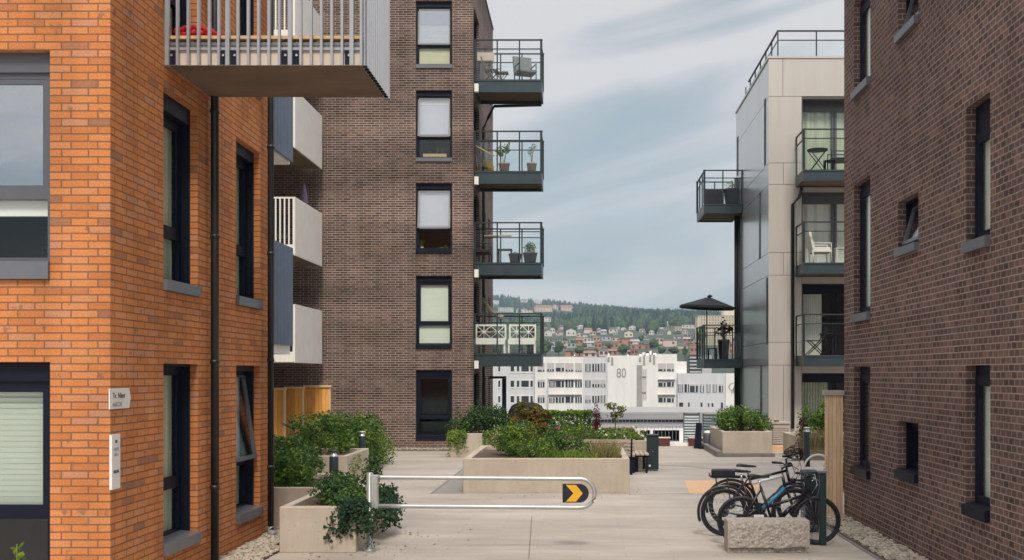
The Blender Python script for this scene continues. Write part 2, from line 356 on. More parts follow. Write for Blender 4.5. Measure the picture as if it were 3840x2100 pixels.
M['frameg'] = mat('window_frame_grey', (0.10,0.105,0.125), 0.4, var=0.08)
M['sash'] = mat('sash_light_grey', (0.27,0.27,0.28), 0.4, var=0.05)
M['sill'] = mat('sill_metal', (0.17,0.18,0.21), 0.35, metal=0.3, var=0.08)
M['glass'] = glass('window_glass', tint=(0.96,0.98,0.97), add=0.0, mul=1.0)
M['glassr'] = glass('window_glass_reflective', tint=(0.85,0.88,0.88), add=0.40, mul=1.2)
M['glassb'] = glass('balcony_glass', tint=(0.965,0.985,0.98), add=0.0, mul=0.7)
M['blind'] = mat('blind_fabric', (0.74,0.80,0.73), 0.8, var=0.04, stretch=(1,1,3))
M['blindw'] = mat('blind_white', (0.86,0.85,0.82), 0.8, var=0.03)
M['blindc'] = mat('blind_cream', (0.62,0.60,0.42), 0.8, var=0.06)
M['glassm'] = glass('window_glass_soft', tint=(0.93,0.95,0.96), add=0.16, mul=1.1)
M['blindl'] = mat('blind_lavender', (0.78,0.78,0.84), 0.8, var=0.06)
M['curtain'] = mat('curtain_green', (0.52,0.57,0.46), 0.85, var=0.22, vscale=6, stretch=(4,4,0.15))
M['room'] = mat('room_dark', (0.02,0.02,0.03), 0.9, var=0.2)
M['darkmetal'] = mat('balcony_dark_metal', (0.030,0.044,0.050), 0.42, metal=0.2, var=0.2)
M['beam'] = mat('balcony_beam', (0.042,0.066,0.078), 0.4, metal=0.3, var=0.15, stretch=(1,1,0.5))
M['pipe'] = mat('downpipe_metal', (0.035,0.034,0.036), 0.35, metal=0.4, var=0.15)
M['steel'] = mat('galvanised_bar', (0.36,0.37,0.40), 0.42, metal=0.4, var=0.08)
M['ribbed'] = mat('ribbed_sheet', (0.60,0.63,0.68), 0.4, metal=0.2, var=0.06)
M['ribblue'] = mat('ribbed_sheet_blue', (0.13,0.17,0.245), 0.4, metal=0.3, var=0.12)
M['white'] = mat('white_paint', (0.83,0.82,0.78), 0.55, var=0.05)
M['white2'] = mat('white_facade', (0.78,0.76,0.74), 0.7, var=0.09, vscale=0.5, stretch=(1.5,1.5,0.25))
M['white3'] = mat('grey_white_facade', (0.60,0.61,0.64), 0.7, var=0.08, vscale=0.5, stretch=(1.5,1.5,0.25))
M['siding'] = slabs('pale_siding', (0.55,0.56,0.50), (0.3,0.3,0.27), 30, 0.14, 0.008, var=0.03)
M['panel'] = mat('aluminium_panel', (0.56,0.53,0.49), 0.30, metal=0.25, var=0.05, vscale=0.9, stretch=(3,3,0.3), island=0.045)
M['panels'] = mat('aluminium_panel_side', (0.56,0.57,0.57), 0.24, metal=0.6, var=0.05, vscale=0.8, stretch=(1,1,0.2))
M['navyback'] = mat('panel_joint_dark', (0.10,0.09,0.085), 0.8)
M['roof'] = mat('flat_roof', (0.12,0.12,0.125), 0.9)
M['wood'] = woodmat('fence_wood', (0.74,0.37,0.10), bw=0.115)
M['woodpale'] = woodmat('screen_wood', (0.78,0.56,0.36), bw=0.07, var=0.08, joint=0.6)
M['woodcap'] = mat('wood_cap', (0.66,0.50,0.32), 0.7, var=0.1)
M['deck'] = mat('deck_wood', (0.62,0.42,0.22), 0.7, var=0.2, vscale=8)
M['soil'] = mat('soil', (0.10,0.07,0.052), 0.95, var=0.35, vscale=15, bump=0.8, bscale=50)
M['bark'] = mat('bark', (0.11,0.075,0.05), 0.9, var=0.3, vscale=10)
M['stone'] = leafmat('gravel_stone', [(0.20,0.18,0.15),(0.36,0.32,0.26),(0.48,0.43,0.35),(0.28,0.24,0.20)], trans=0.0, rough=0.8)
M['galv'] = mat('barrier_steel', (0.50,0.52,0.52), 0.33, metal=0.55, var=0.10, vscale=9)
M['signw'] = mat('sign_white', (0.78,0.76,0.74), 0.4, var=0.03)
M['ink'] = mat('sign_ink', (0.09,0.09,0.10), 0.6)
M['inkg'] = mat('sign_ink_grey', (0.33,0.33,0.34), 0.6)
M['yellow'] = mat('sign_yellow', (0.78,0.42,0.02), 0.45, var=0.05)
M['black'] = mat('sign_black', (0.012,0.011,0.026), 0.45)
M['bollard'] = mat('bollard_paint', (0.022,0.036,0.046), 0.4, var=0.15)
M['bolcap'] = mat('bollard_cap', (0.60,0.62,0.63), 0.3, metal=0.6)
M['cab'] = mat('cabinet_green', (0.014,0.032,0.038), 0.42, var=0.2)
M['granite'] = mat('granite', (0.37,0.335,0.30), 0.85, var=0.45, vscale=38, bump=0.9, bscale=30)
M['rubber'] = mat('tyre_rubber', (0.010,0.010,0.016), 0.6, var=0.2)
M['bikeblk'] = mat('bike_black', (0.012,0.012,0.022), 0.3, spec=0.6)
M['chrome'] = mat('bike_chrome', (0.55,0.56,0.58), 0.25, metal=0.8)
M['bikeblue'] = mat('bike_blue', (0.05,0.28,0.48), 0.3)
M['bikewhite'] = mat('bike_white', (0.62,0.66,0.68), 0.35)
M['saddle'] = mat('saddle_vinyl', (0.012,0.013,0.022), 0.45)
M['red'] = mat('red_fabric', (0.50,0.012,0.022), 0.7, var=0.2)
M['redlens'] = mat('red_reflector', (0.35,0.02,0.02), 0.25)
M['amber'] = mat('amber_reflector', (0.75,0.28,0.02), 0.25)
M['orangef'] = mat('orange_fabric', (0.70,0.17,0.04), 0.7)
M['peach'] = mat('peach_paving', (0.66,0.42,0.25), 0.8, var=0.10, vscale=1.2)
M['greyp'] = mat('grey_plain', (0.27,0.26,0.26), 0.8, var=0.12)
M['patch'] = mat('patch_grey', (0.27,0.26,0.26), 0.8, var=0.12)
M['kerb'] = mat('kerb_stone', (0.20,0.19,0.18), 0.85, var=0.2)
M['louver'] = mat('louvre_grey', (0.25,0.30,0.34), 0.45, var=0.1)
M['vent'] = mat('vent_beige', (0.44,0.40,0.36), 0.5, var=0.08)
M['parasol'] = mat('parasol_dark', (0.016,0.020,0.026), 0.8, var=0.15)
M['parasolp'] = mat('parasol_purple', (0.16,0.115,0.19), 0.8, var=0.12)
M['canvas'] = mat('canvas_beige', (0.62,0.54,0.44), 0.8, var=0.08)
M['yfab'] = mat('yellow_fabric', (0.72,0.52,0.05), 0.8, var=0.15)
M['rattan'] = mat('rattan_grey', (0.16,0.18,0.18), 0.8, var=0.25, vscale=30)
M['pot'] = mat('pot_clay', (0.40,0.30,0.24), 0.8, var=0.15)
M['potd'] = mat('pot_dark', (0.014,0.014,0.028), 0.5)
M['teak'] = mat('teak_brown', (0.16,0.10,0.065), 0.7, var=0.2)
M['benchw'] = mat('bench_slat', (0.46,0.38,0.32), 0.7, var=0.12, vscale=8)
M['maroon'] = mat('maroon_paint', (0.10,0.028,0.028), 0.6, var=0.2)
M['facew'] = mat('cushion_white', (0.74,0.71,0.65), 0.85, var=0.04)
g1 = [(0.018,0.046,0.018),(0.036,0.090,0.026),(0.064,0.145,0.034),(0.115,0.215,0.045),(0.20,0.30,0.06)]
g2 = [(0.040,0.085,0.020),(0.085,0.155,0.028),(0.15,0.24,0.038),(0.25,0.33,0.052),(0.37,0.42,0.08)]
g3 = [(0.014,0.030,0.024),(0.022,0.055,0.030),(0.04,0.085,0.04),(0.075,0.13,0.055)]
M['leaf'] = leafmat('leaf_green', g1); M['leafy'] = leafmat('leaf_yellow_green', g2); M['leafd'] = leafmat('leaf_ivy', g3)
M['leafo'] = leafmat('leaf_rust', [(0.05,0.045,0.015),(0.12,0.075,0.02),(0.20,0.10,0.02),(0.28,0.14,0.03),(0.10,0.11,0.03)])
M['leafr'] = leafmat('leaf_maroon', [(0.05,0.012,0.014),(0.09,0.02,0.02),(0.16,0.05,0.02)])
M['leafs'] = leafmat('leaf_straw', [(0.20,0.17,0.08),(0.30,0.26,0.12),(0.18,0.20,0.07)])
M['flow'] = leafmat('flower_white', [(0.75,0.74,0.74),(0.8,0.78,0.8)])
M['flowp'] = leafmat('flower_pink', [(0.55,0.06,0.12),(0.6,0.15,0.2)])
M['agave'] = leafmat('agave_leaf', [(0.025,0.055,0.04),(0.05,0.09,0.06)])
# ------------------------------------------------------------------ walls, windows, balconies
def tr(axis, p, sg):
    if axis == 'x': return lambda u, n, z: (p + sg*n, u, z)
    return lambda u, n, z: (u, p + sg*n, z)
def wall(mb, axis, p, sg, u0, u1, z0, z1, ops=(), rev=0.09, m=0):
    T = tr(axis, p, sg)
    us = sorted(set([u0, u1] + [a for o in ops for a in o[:2]])); us = [u for u in us if u0 <= u <= u1]
    zs = sorted(set([z0, z1] + [a for o in ops for a in o[2:4]])); zs = [z for z in zs if z0 <= z <= z1]
    for ua, ub in zip(us, us[1:]):
        for za, zb in zip(zs, zs[1:]):
            uc, zc = (ua+ub)/2, (za+zb)/2
            if any(o[0] < uc < o[1] and o[2] < zc < o[3] for o in ops): continue
            mb.face([T(ua,0,za), T(ub,0,za), T(ub,0,zb), T(ua,0,zb)], m)
    for a, b, c, d in ops:
        mb.face([T(a,0,c), T(a,-rev,c), T(a,-rev,d), T(a,0,d)], m)
        mb.face([T(b,0,c), T(b,0,d), T(b,-rev,d), T(b,-rev,c)], m)
        mb.face([T(a,0,d), T(a,-rev,d), T(b,-rev,d), T(b,0,d)], m)
        mb.face([T(a,0,c), T(b,0,c), T(b,-rev,c), T(a,-rev,c)], m)
class WB(MB):
    def __init__(self, T): super().__init__(); self.T = T
    def wbox(self, u0, u1, n0, n1, z0, z1, m=0):
        a = self.T(u0,n0,z0); b = self.T(u1,n1,z1)
        self.box(a[0],b[0],a[1],b[1],a[2],b[2],m)
    def sbox(self, u0, u1, z0, z1, th, n_top, n_bot, ztop, zbot, m=0):
        """box in a sash plane that leans from n_top (at ztop) to n_bot (at zbot)"""
        def N(z): return n_bot + (n_top-n_bot)*(z-zbot)/(ztop-zbot)
        P = [self.T(u, N(z)+d, z) for d in (0, th) for (u, z) in ((u0,z0),(u1,z0),(u1,z1),(u0,z1))]
        for q in ((0,1,2,3),(7,6,5,4),(0,4,5,1),(1,5,6,2),(2,6,7,3),(3,7,4,0)):
            self.face([P[i] for i in q], m)
def window(parent, axis, p, sg, u0, u1, z0, z1, rev=0.09, lin=0.17, trans=0.33, up='blind', lo='blind', tilt=0.0, fm='frame', sashm=None, gm='glass', sill=True, sillm='sill', hbox=0.0, handles=0.0, name='window', sillover=0.045, sillh=0.12, roomd=0.6):
    T = tr(axis, p, sg)
    FR, SH, GL, SI = M[fm], M[sashm or fm], M[gm], M[sillm]
    mb = WB(T); nb = -(rev+lin)
    t = 0.03
    zs = z0 + (sillh if sill else 0)
    # deep metal lining
    mb.wbox(u0-0.004, u0+t, nb, -rev, zs, z1); mb.wbox(u1-t, u1+0.004, nb, -rev, zs, z1)
    mb.wbox(u0+t, u1-t, nb, -rev, z1-t-hbox, z1+0.004)
    # outer frame and transom
    a, b, c, d = u0+t, u1-t, zs, z1-t-hbox
    fw = 0.055
    mb.wbox(a, a+fw, nb, nb+0.07, c, d); mb.wbox(b-fw, b, nb, nb+0.07, c, d)
    mb.wbox(a+fw, b-fw, nb, nb+0.07, c, c+fw); mb.wbox(a+fw, b-fw, nb, nb+0.07, d-fw, d)
    zt = c + (d-c)*trans if trans else c
    if trans: mb.wbox(a+fw, b-fw, nb, nb+0.068, zt-0.045, zt+0.045)
    if handles:
        for uu in (a+0.004, b-0.016): mb.wbox(uu, uu+0.012, nb+0.071, nb+0.09, d-handles, d-0.02, 0)
    w = mb.build(name, [FR], parent)
    # upper sash (tilts outward at the bottom)
    sb = WB(T); s0, s1, q0, q1 = a+fw, b-fw, zt+(0.045 if trans else fw), d-fw
    n_top = nb+0.02; n_bot = nb+0.02+tilt; sw = 0.05
    if tilt: s0 -= 0.03; s1 += 0.03; q1 += 0.02
    for (x0,x1,y0,y1) in ((s0,s0+sw,q0,q1),(s1-sw,s1,q0,q1),(s0+sw,s1-sw,q0,q0+sw),(s0+sw,s1-sw,q1-sw,q1)):
        sb.sbox(x0,x1,y0,y1,0.045,n_top,n_bot,q1,q0)
    sb.build('sash', [SH], w)
    gb = WB(T); gb.sbox(s0+sw-0.005, s1-sw+0.005, q0+sw-0.005, q1-sw+0.005, 0.012, n_top+0.015, n_bot+0.015, q1, q0)
    gb.build('pane', [GL], w)
    if trans:
        g2 = WB(T); g2.wbox(a+fw-0.01, b-fw+0.01, nb+0.02, nb+0.032, c+fw-0.01, zt-0.035)
        g2.build('pane', [M['glass']], w)
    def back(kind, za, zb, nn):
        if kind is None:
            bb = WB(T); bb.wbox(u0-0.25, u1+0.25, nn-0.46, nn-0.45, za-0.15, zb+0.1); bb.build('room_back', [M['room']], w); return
        bb = WB(T)
        if kind == 'blindh':   # venetian slats
            k = int((zb-za)/0.055)
            for i in range(k):
                z = za + (i+0.5)*(zb-za)/k
                P = [T(a,nn-0.012,z-0.026),T(b,nn-0.012,z-0.026),T(b,nn+0.012,z+0.026),T(a,nn+0.012,z+0.026)]
                bb.face(P)
            bb.wbox(a, b, nn-0.03, nn-0.025, za, zb)
            bb.build('blind', [M['blind']], w); return
        if kind.startswith('curtain'):
            n = 26; pts = [(a + (b-a)*i/n, nn + 0.03*math.sin(i*1.9)) for i in range(n+1)]
            for (ua,na),(ub,nb_) in zip(pts, pts[1:]): bb.face([T(ua,na,za),T(ub,nb_,za),T(ub,nb_,zb),T(ua,na,zb)], 0, True)
            bb.build('curtain', [M['curtain']], w); return
        bb.wbox(a, b, nn-0.01, nn, za, zb); bb.build('blind', [M[kind]], w)
    if up and up.startswith('half:'):
        k = up[5:]; back(k, zt, zt+(d-zt)*0.55, nb-0.012)
    elif up and up.startswith('top:'):
        back(up[4:], d-(d-zt)*0.2, d, nb-0.012); back('blindl', zt, d-(d-zt)*0.2-0.003, nb-0.02)
    else: back(up, zt if trans else c, d, nb-(0.04 if up and (up=='blindh' or up.startswith('curtain')) else 0.012))
    if lo and lo.startswith('top:') and trans: back(lo[4:], zt-0.2, zt, nb-0.012)
    elif trans: back(lo, c, zt, nb-(0.04 if lo and lo.startswith('curtain') else 0.012))
    if sill:
        s = WB(T); uo = 0.0
        prof = [(-rev-lin+0.02, zs+0.03), (sillover, zs), (sillover, z0), (sillover-0.015, z0), (-rev, z0)]
        A = [T(u0+0.004, n, z) for n, z in prof]; B = [T(u1+0.0, n, z) for n, z in prof]
        s.face(A); s.face(B[::-1])
        for i in range(len(prof)): s.face([A[i], A[(i+1)%len(prof)], B[(i+1)%len(prof)], B[i]])
        s.build('sill', [SI], w)
    return w

def rail_balcony(parent, x0, x1, y0, y1, zf, sides, beam=0.4, rail=1.28, mid=0.29, glassm='glassb', beamm='beam', far_glass=True, post=0.78, wallside=None):
    """dark steel balcony: slab with channel beam, posts, two rails and glass on the listed open sides"""
    b = MB(); t = 0.06
    b.box(x0+t, x1-t, y0+t, y1-t, zf-0.30, zf-0.02)
    # channel beams round the edge
    bb = b
    def edge(s):
        if s == 'f': return (x0, y0, x1, y0)
        if s == 'k': return (x0, y1, x1, y1)
        if s == 'l': return (x0, y0, x0, y1)
        return (x1, y0, x1, y1)
    root = MB()
    for s in 'fklr':
        xa, ya, xb, yb = edge(s)
        if s == 'f': root.box(xa, xb, ya, ya+t, zf-beam, zf); root.box(xa-0.004, xb+0.004, ya-0.02, ya, zf-0.05, zf+0.004); root.box(xa-0.004, xb+0.004, ya-0.02, ya, zf-beam-0.004, zf-beam+0.05)
        if s == 'k': root.box(xa, xb, ya-t, ya, zf-beam, zf)
        if s == 'l': root.box(xa, xa+t, ya+t+0.002, yb-t-0.002, zf-beam, zf)
        if s == 'r': root.box(xa-t, xa, ya+t+0.002, yb-t-0.002, zf-beam, zf)
    bal = root.build('balcony', [M[beamm]], parent)
    b.build('soffit', [M['soffit']], bal)
    r = MB(); g = MB()
    pr = 0.022
    for s in sides:
        xa, ya, xb, yb = edge(s)
        off = 0.03
        if s == 'f': ya += off; yb += off
        if s == 'k': ya -= off; yb -= off
        if s == 'l': xa += off; xb += off
        if s == 'r': xa -= off; xb -= off
        L = math.hypot(xb-xa, yb-ya); n = max(1, round(L/post))
        for i in range(n+1):
            px, py = xa+(xb-xa)*i/n, ya+(yb-ya)*i/n
            r.box(px-pr, px+pr, py-pr, py+pr, zf+0.004, zf+rail-0.02)
        ex, ey = (0.03 if yb == ya else 0.0), (0.03 if xb == xa else 0.0)
        wx, wy = (0.0 if yb == ya else 0.026), (0.0 if xb == xa else 0.026)
        r.box(min(xa,xb)-ex-wx, max(xa,xb)+ex+wx, min(ya,yb)-ey-wy, max(ya,yb)+ey+wy, zf+rail-0.02, zf+rail+0.02)
        r.box(min(xa,xb)-wx*.7, max(xa,xb)+wx*.7, min(ya,yb)-wy*.7, max(ya,yb)+wy*.7, zf+rail-mid-0.015, zf+rail-mid+0.015)
        gx, gy = (0.0 if yb == ya else 0.006), (0.0 if xb == xa else 0.006)
        dx, dy = (xb-xa), (yb-ya)
        for i in range(n):
            f0, f1 = (i+0.06)/n, (i+0.94)/n
            g.box(xa+dx*f0-gx, xa+dx*f1+gx, ya+dy*f0-gy, ya+dy*f1+gy, zf+0.03, zf+rail-mid-0.04)
    r.build('railing', [M['darkmetal']], bal)
    g.build('glass_panel', [M[glassm]], bal)
    return bal

# ------------------------------------------------------------------ orange brick house (left)
XL = -4.6; YF = F/257.0
c1 = (11.40, 12.42); c2 = (13.81, 14.84)
YB = 15.22; HB = 12.6
left = thing('brick_house', (-8, 12.5, 0), 'bright orange brick apartment house with grey framed windows, nearest on the left', 'apartment house')
fw0, fw1 = -6.32, XX(126, 257)
zr = [(0.36, 2.49), (3.30, 5.54), (6.32, 8.52), (9.3, 11.5)]
wb = MB()
side_ops = []
for k, (za, zb) in enumerate(zr):
    za2 = za if k != 2 else 6.10
    side_ops += [(c1[0], c1[1], za2, zb), (c2[0], c2[1], za, zb)]
front_ops = [(fw0, fw1, za if k else 0.30, zb) for k, (za, zb) in enumerate(zr)] + [(-10.2, -9.05, za, zb) for za, zb in zr]
wall(wb, 'x', XL, 1, YF, YB, -0.3, HB, side_ops)
wall(wb, 'y', YF, -1, -12.5, XL, -0.3, HB, front_ops)
wall(wb, 'y', YB, 1, -12.5, XL, -0.3, HB)
wall(wb, 'x', -12.5, -1, YF, YB, -0.3, HB)
wb.build('wall', [M['orange']], left)
rb = MB(); rb.box(-12.45, XL-0.05, YF+0.05, YB-0.05, HB-0.3, HB-0.12); rb.box(-12.56, XL+0.06, YF-0.06, YF+0.2, HB-0.05, HB+0.04, 1); rb.box(XL-0.2, XL+0.06, YF+0.2, YB+0.06, HB-0.05, HB+0.04, 1)
rb.build('roof', [M['roof'], M['frame']], left)
fl = MB()
for z in (2.75, 5.8, 8.85): fl.box(-12.4, XL-0.35, YF+0.35, YB-0.1, z-0.1, z)
fl.box(-8.0, -7.9, YF+0.3, YB-0.1, 0, HB-0.4)
fl.build('floor_slab', [M['room']], left)
for k, (za, zb) in enumerate(zr):
    # side windows
    za1 = za if k != 2 else 6.10
    window(left, 'x', XL, 1, c1[0], c1[1], za1, zb, trans=0.30, up='curtain', lo='curtain', handles=0.0, hbox=0.16 if k else 0.0, sill=(k != 2), gm='glass')
    window(left, 'x', XL, 1, c2[0], c2[1], za, zb, trans=0.34, up='curtain' if k else 'blindl', lo='curtain', tilt=0.0 if k else 0.17, hbox=0.12 if k else 0.05, fm='frame', sashm=('frameg' if k == 0 else None), gm='glass')
    # front windows
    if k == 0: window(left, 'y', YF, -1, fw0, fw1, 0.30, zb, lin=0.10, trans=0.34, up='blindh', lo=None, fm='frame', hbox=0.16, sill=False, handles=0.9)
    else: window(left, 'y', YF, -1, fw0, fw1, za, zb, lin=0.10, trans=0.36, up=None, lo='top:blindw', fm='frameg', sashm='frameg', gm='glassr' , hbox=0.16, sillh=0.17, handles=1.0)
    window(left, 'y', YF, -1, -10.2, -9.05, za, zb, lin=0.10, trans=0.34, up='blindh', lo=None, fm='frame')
# downpipes
def downpipe(parent, x, y, z0, z1, r=0.05, wallx=None):
    d = MB(); d.tube([(x,y,z0),(x,y,z1)], r, 12)
    z = z0+0.9
    while z < z1:
        d.tube([(x,y,z),(x,y,z+0.05)], r+0.008, 12); z += 1.55
    d.build('downpipe', [M['pipe']], parent)
downpipe(left, -4.52, 12.78, 0.05, HB-0.1)
downpipe(left, -4.50, 15.02, 0.10, HB-0.1, 0.045)
wl = MB()
wl.tube([(-4.5,15.02,0.16),(-4.5,15.02,0.08),(-4.42,14.93,0.03)], 0.055, 10); wl.build('drain_outlet', [M['sash']], left)
# near balcony ----------------------------------------------------------
bx1 = XX(910, 227); by0 = F/227.0; by1 = F/203.0
zb0 = ZZ(160, 227); zb1 = ZZ(105, 227); zdk = ZZ(86, 227)
sb = MB()
sb.box(XL, bx1, by0+0.05, by1, zb0, zb1)
bal = sb.build('balcony', [M['slabc']], left)
q = MB(); q.box(XL+0.02, bx1-0.02, by0+0.07, by1-0.02, zb0-0.012, zb0-0.002); q.build('soffit', [M['soffit']], bal)
q = MB(); q.box(XL, bx1+0.002, by0+0.035, by0+0.06, zb1-0.03, zb1+0.008); q.build('edge_flashing', [M['sill']], bal)
q = MB(); q.box(XL+0.02, bx1-0.02, by0+0.04, by1-0.05, zdk-0.035, zdk)
for xx in [-4.4, -3.9, -3.44, -2.95, -2.5]: q.box(xx, xx+0.07, by0+0.1, by1-0.1, zb1, zdk-0.035)
q.build('deck_board', [M['deck']], bal)
rr = MB(); zt = zdk+1.15
xs = []
pxs = [421, 447, 474, 500, 527, 551, 573, 599, 625, 651, 677, 703, 730, 757, 783, 809, 835, 861, 885, 909]
for px in pxs:
    x = XX(px, 227); w = 0.0135 if px not in (573, 730, 885, 421) else 0.022
    rr.box(x-w, x+w, by0-0.02, by0+0.022, zb0-0.02, zt)
rr.box(XL+0.02, bx1+0.03, by0-0.03, by0+0.03, zt, zt+0.05)
rr.box(XL+0.02, bx1, by0+0.024, by0+0.034, zb0+0.16, zb0+0.19)
for i in range(12):
    y = by0 + 0.03 + (by1-by0-0.06)*(i+0.5)/12
rr.build('baluster', [M['steel']], bal)
for px in (430, 560, 589, 717, 745, 877):
    br = MB(); x = XX(px, 227); br.box(x-0.048, x+0.048, by0+0.026, by0+0.048, zb0+0.005, zb0+0.19); br.tube([(x,by0+0.026,zb0+0.10),(x,by0+0.012,zb0+0.10)], 0.014, 8, 1)
    br.build('bracket', [M['frame'], M['chrome']], bal)
# ribbed side screen
def ribbed(mb, x, y0, y1, z0, z1, pitch=0.11, d=0.035, m=0):
    n = int((y1-y0)/pitch); pts = []
    for i in range(n):
        a = y0 + (y1-y0)*i/n; w = (y1-y0)/n
        pts += [(x+d, a), (x+d, a+w*0.55), (x, a+w*0.65), (x, a+w*0.9)]
    pts.append((x+d, y1))
    for (xa, ya), (xb, yb) in zip(pts, pts[1:]):
        mb.face([(xa,ya,z0),(xb,yb,z0),(xb,yb,z1),(xa,ya,z1)], m)
        mb.face([(xa-0.01,ya,z0),(xb-0.01,yb,z0),(xb-0.01,yb,z1),(xa-0.01,ya,z1)], m)
        mb.face([(xa,ya,z0),(xb,yb,z0),(xb-0.01,yb,z0),(xa-0.01,ya,z0)], m)
        mb.face([(xa,ya,z1),(xb,yb,z1),(xb-0.01,yb,z1),(xa-0.01,ya,z1)], m)
rs = MB(); ribbed(rs, bx1+0.02, by0-0.02, by1+0.02, zb0-0.015, zt+0.05); rs.build('side_screen', [M['ribbed']], bal)
q = MB(); 
for i in range(12):
    y = by0 + (by1-by0)*(i+0.2)/12; q.box(bx1+0.004, bx1+0.05, y, y+0.055, zb0-0.03, zb0-0.012)
q.build('screen_foot', [M['frame']], bal)
# recessed side balconies further along, with blue grey ribbed screens
yl0 = F/163.0; yl1 = F/155.5
for i, (z0, z1) in enumerate([(2.71, 4.41), (5.78, 7.46), (8.83, 10.5)]):
    q = MB(); q.box(-6.0, -4.70, YB+0.05, yl1, z0-0.02, z0+0.26)
    bl = q.build('side_balcony', [M['white']], left)
    rs = MB(); ribbed(rs, -4.67, yl0-0.3, yl1, z0+(0.02 if i else 0.12), z1, pitch=0.075, d=0.022); rs.build('side_screen', [M['ribblue']], bl)
# rear wing with pale siding and white balconies
rw = thing('rear_house', (-12, 28, 0), 'pale sided house behind the orange brick house, carrying white boxed balconies', 'apartment house')
wb = MB(); ops = []
wall(wb, 'x', -9.7, 1, YB+0.02, 32.45, -0.3, 15.5, [(29.6, 31.6, z+0.35, z+2.5) for z in (2.71, 5.76, 8.81, 11.86)], 0.2)
wall(wb, 'y', 32.45, 1, -14.0, -9.7, -0.3, 15.5); wall(wb, 'x', -14.0, -1, YB+0.02, 32.45, -0.3, 15.5); wall(wb, 'y', YB+0.02, -1, -14.0, -9.7, 12.7, 15.5)
wb.box(-14.0, -9.7, YB+0.05, 32.4, 15.3, 15.45)
wb.build('wall', [M['siding']], rw)
for i, z in enumerate((2.71, 5.76, 8.81, 11.86)):
    window(rw, 'x', -9.7, 1, 29.6, 31.6, z+0.35, z+2.5, rev=0.2, lin=0.05, trans=0, up='curtain', sill=False)
    xr = -8.1; y0, y1 = F/88.6, 32.42
    q = MB(); q.box(-9.7, xr-0.03, y0+0.03, y1, z, z+0.30); bl = q.build('balcony', [M['white']], rw)
    q = MB(); q.box(-9.68, xr-0.05, y0+0.05, y1-0.02, z-0.012, z-0.002); q.build('soffit', [M['soffit']], bl)
    q = MB(); q.box(xr-0.03, xr, y0, y1, z-0.01, z+1.65); q.build('side_panel', [M['white']], bl)
    q = MB()
    n = 12
    for k in range(n+1):
        x = -9.66 + (xr-0.05+9.66)*k/n; q.box(x-0.02, x+0.02, y0, y0+0.03, z+0.02, z+1.60)
    q.box(-9.69, xr-0.032, y0-0.004, y0+0.034, z+1.60, z+1.645); q.build('baluster', [M['white']], bl)

# ------------------------------------------------------------------ dark brick tower (middle)
YM = F/79.5; XM = -3.40; YK = F/64.7; HM = 15.75
mid = thing('brick_tower', (-9, 36, 0), 'tall dark brown brick block with a single column of windows, in the middle', 'apartment block')
mz = [(0.19+0.11, 2.50), (3.18, 5.48), (6.20, 8.42), (9.10, 11.36), (12.05, 14.19)]
mu = (XX(1046, 79.5), XX(1137, 79.5))
wb = MB()
wall(wb, 'y', YM, -1, -16.0, XM, -0.3, HM, [(mu[0], mu[1], a, b) for a, b in mz])
ops = []
door = []
for k in range(5):
    z = 0.10 + 2.93*k
    if k == 0: z = 0.10
    ops += [(33.0, 34.7, z, z+2.3), (36.6, 37.1, z+0.8, z+2.2), (38.2, 38.9, z+0.8, z+2.2)]
wall(wb, 'x', XM, 1, YM, YK, -0.3, HM, ops)
wall(wb, 'y', YK, 1, -16.0, XM, -0.3, HM); wall(wb, 'x', -16.0, -1, YM, YK, -0.3, HM)
wb.build('wall', [M['dark']], mid)
rb = MB(); rb.box(-15.95, XM-0.05, YM+0.05, YK-0.05, HM-0.3, HM-0.15); rb.box(-16.05, XM+0.03, YM-0.03, YM+0.15, HM, HM+0.05, 1); rb.box(XM-0.15, XM+0.03, YM+0.15, YK, HM, HM+0.05, 1); rb.build('roof', [M['roof'], M['frame']], mid)
fl = MB()
for k in range(5): fl.box(-15.9, XM-0.4, YM+0.5, YK-0.2, 2.93*k-0.2, 2.93*k-0.02)
fl.box(-7.0, -6.9, YM+0.6, YK-0.2, 0, HM-0.4)
fl.build('floor_slab', [M['room']], mid)
spec = [dict(up=None, lo=None, fm='frame', gm='glass', handles=0.9), dict(up='blind', lo='blind', fm='frame', handles=0.9), dict(up='blindl', lo=None, tilt=0.16, sashm='sash', gm='glassm', handles=0.9),
        dict(up='top:blindw', lo=None, tilt=0.10, sashm='sash', gm='glassm', handles=0.9), dict(up='half:blindw', lo='blindc', tilt=0.07, sashm='sash', gm='glassr', handles=0.9)]
for k, (a, b) in enumerate(mz):
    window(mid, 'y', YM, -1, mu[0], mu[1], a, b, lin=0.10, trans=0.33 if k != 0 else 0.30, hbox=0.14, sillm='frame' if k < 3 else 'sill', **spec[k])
for k in range(5):
    z = 0.10 + 2.93*k
    window(mid, 'x', XM, 1, 33.0, 34.7, z, z+2.3, trans=0, up=None, sill=False, fm='frame')
    for a, b in ((36.6, 37.1), (38.2, 38.9)):
        window(mid, 'x', XM, 1, a, b, z+0.8, z+2.2, trans=0, up=None, fm='frame', sill=False)
bm = []
for k, zf in enumerate((3.03, 5.95, 8.88, 11.81)):
    bm.append(rail_balcony(mid, XM+0.02, -1.24, F/78.5, F/75.1, zf, 'frk'))
for zf in (2.2, 5.1, 8.05, 11.0):
    q = MB(); q.box(XM+0.03, XM+0.16, 33.0-0.18, 33.0-0.02, zf+0.35, zf+0.6); q.build('wall_lamp', [M['white']], mid)
q = MB()
q.tube([(XM+0.12, 35.0, 0.1), (XM+0.12, 35.0, 10.7), (XM+0.3, 35.0, 11.1), (XM+0.5, 34.75, 11.38), (-1.3, 34.66, 11.40)], 0.05, 10)
q.build('downpipe', [M['pipe']], mid)

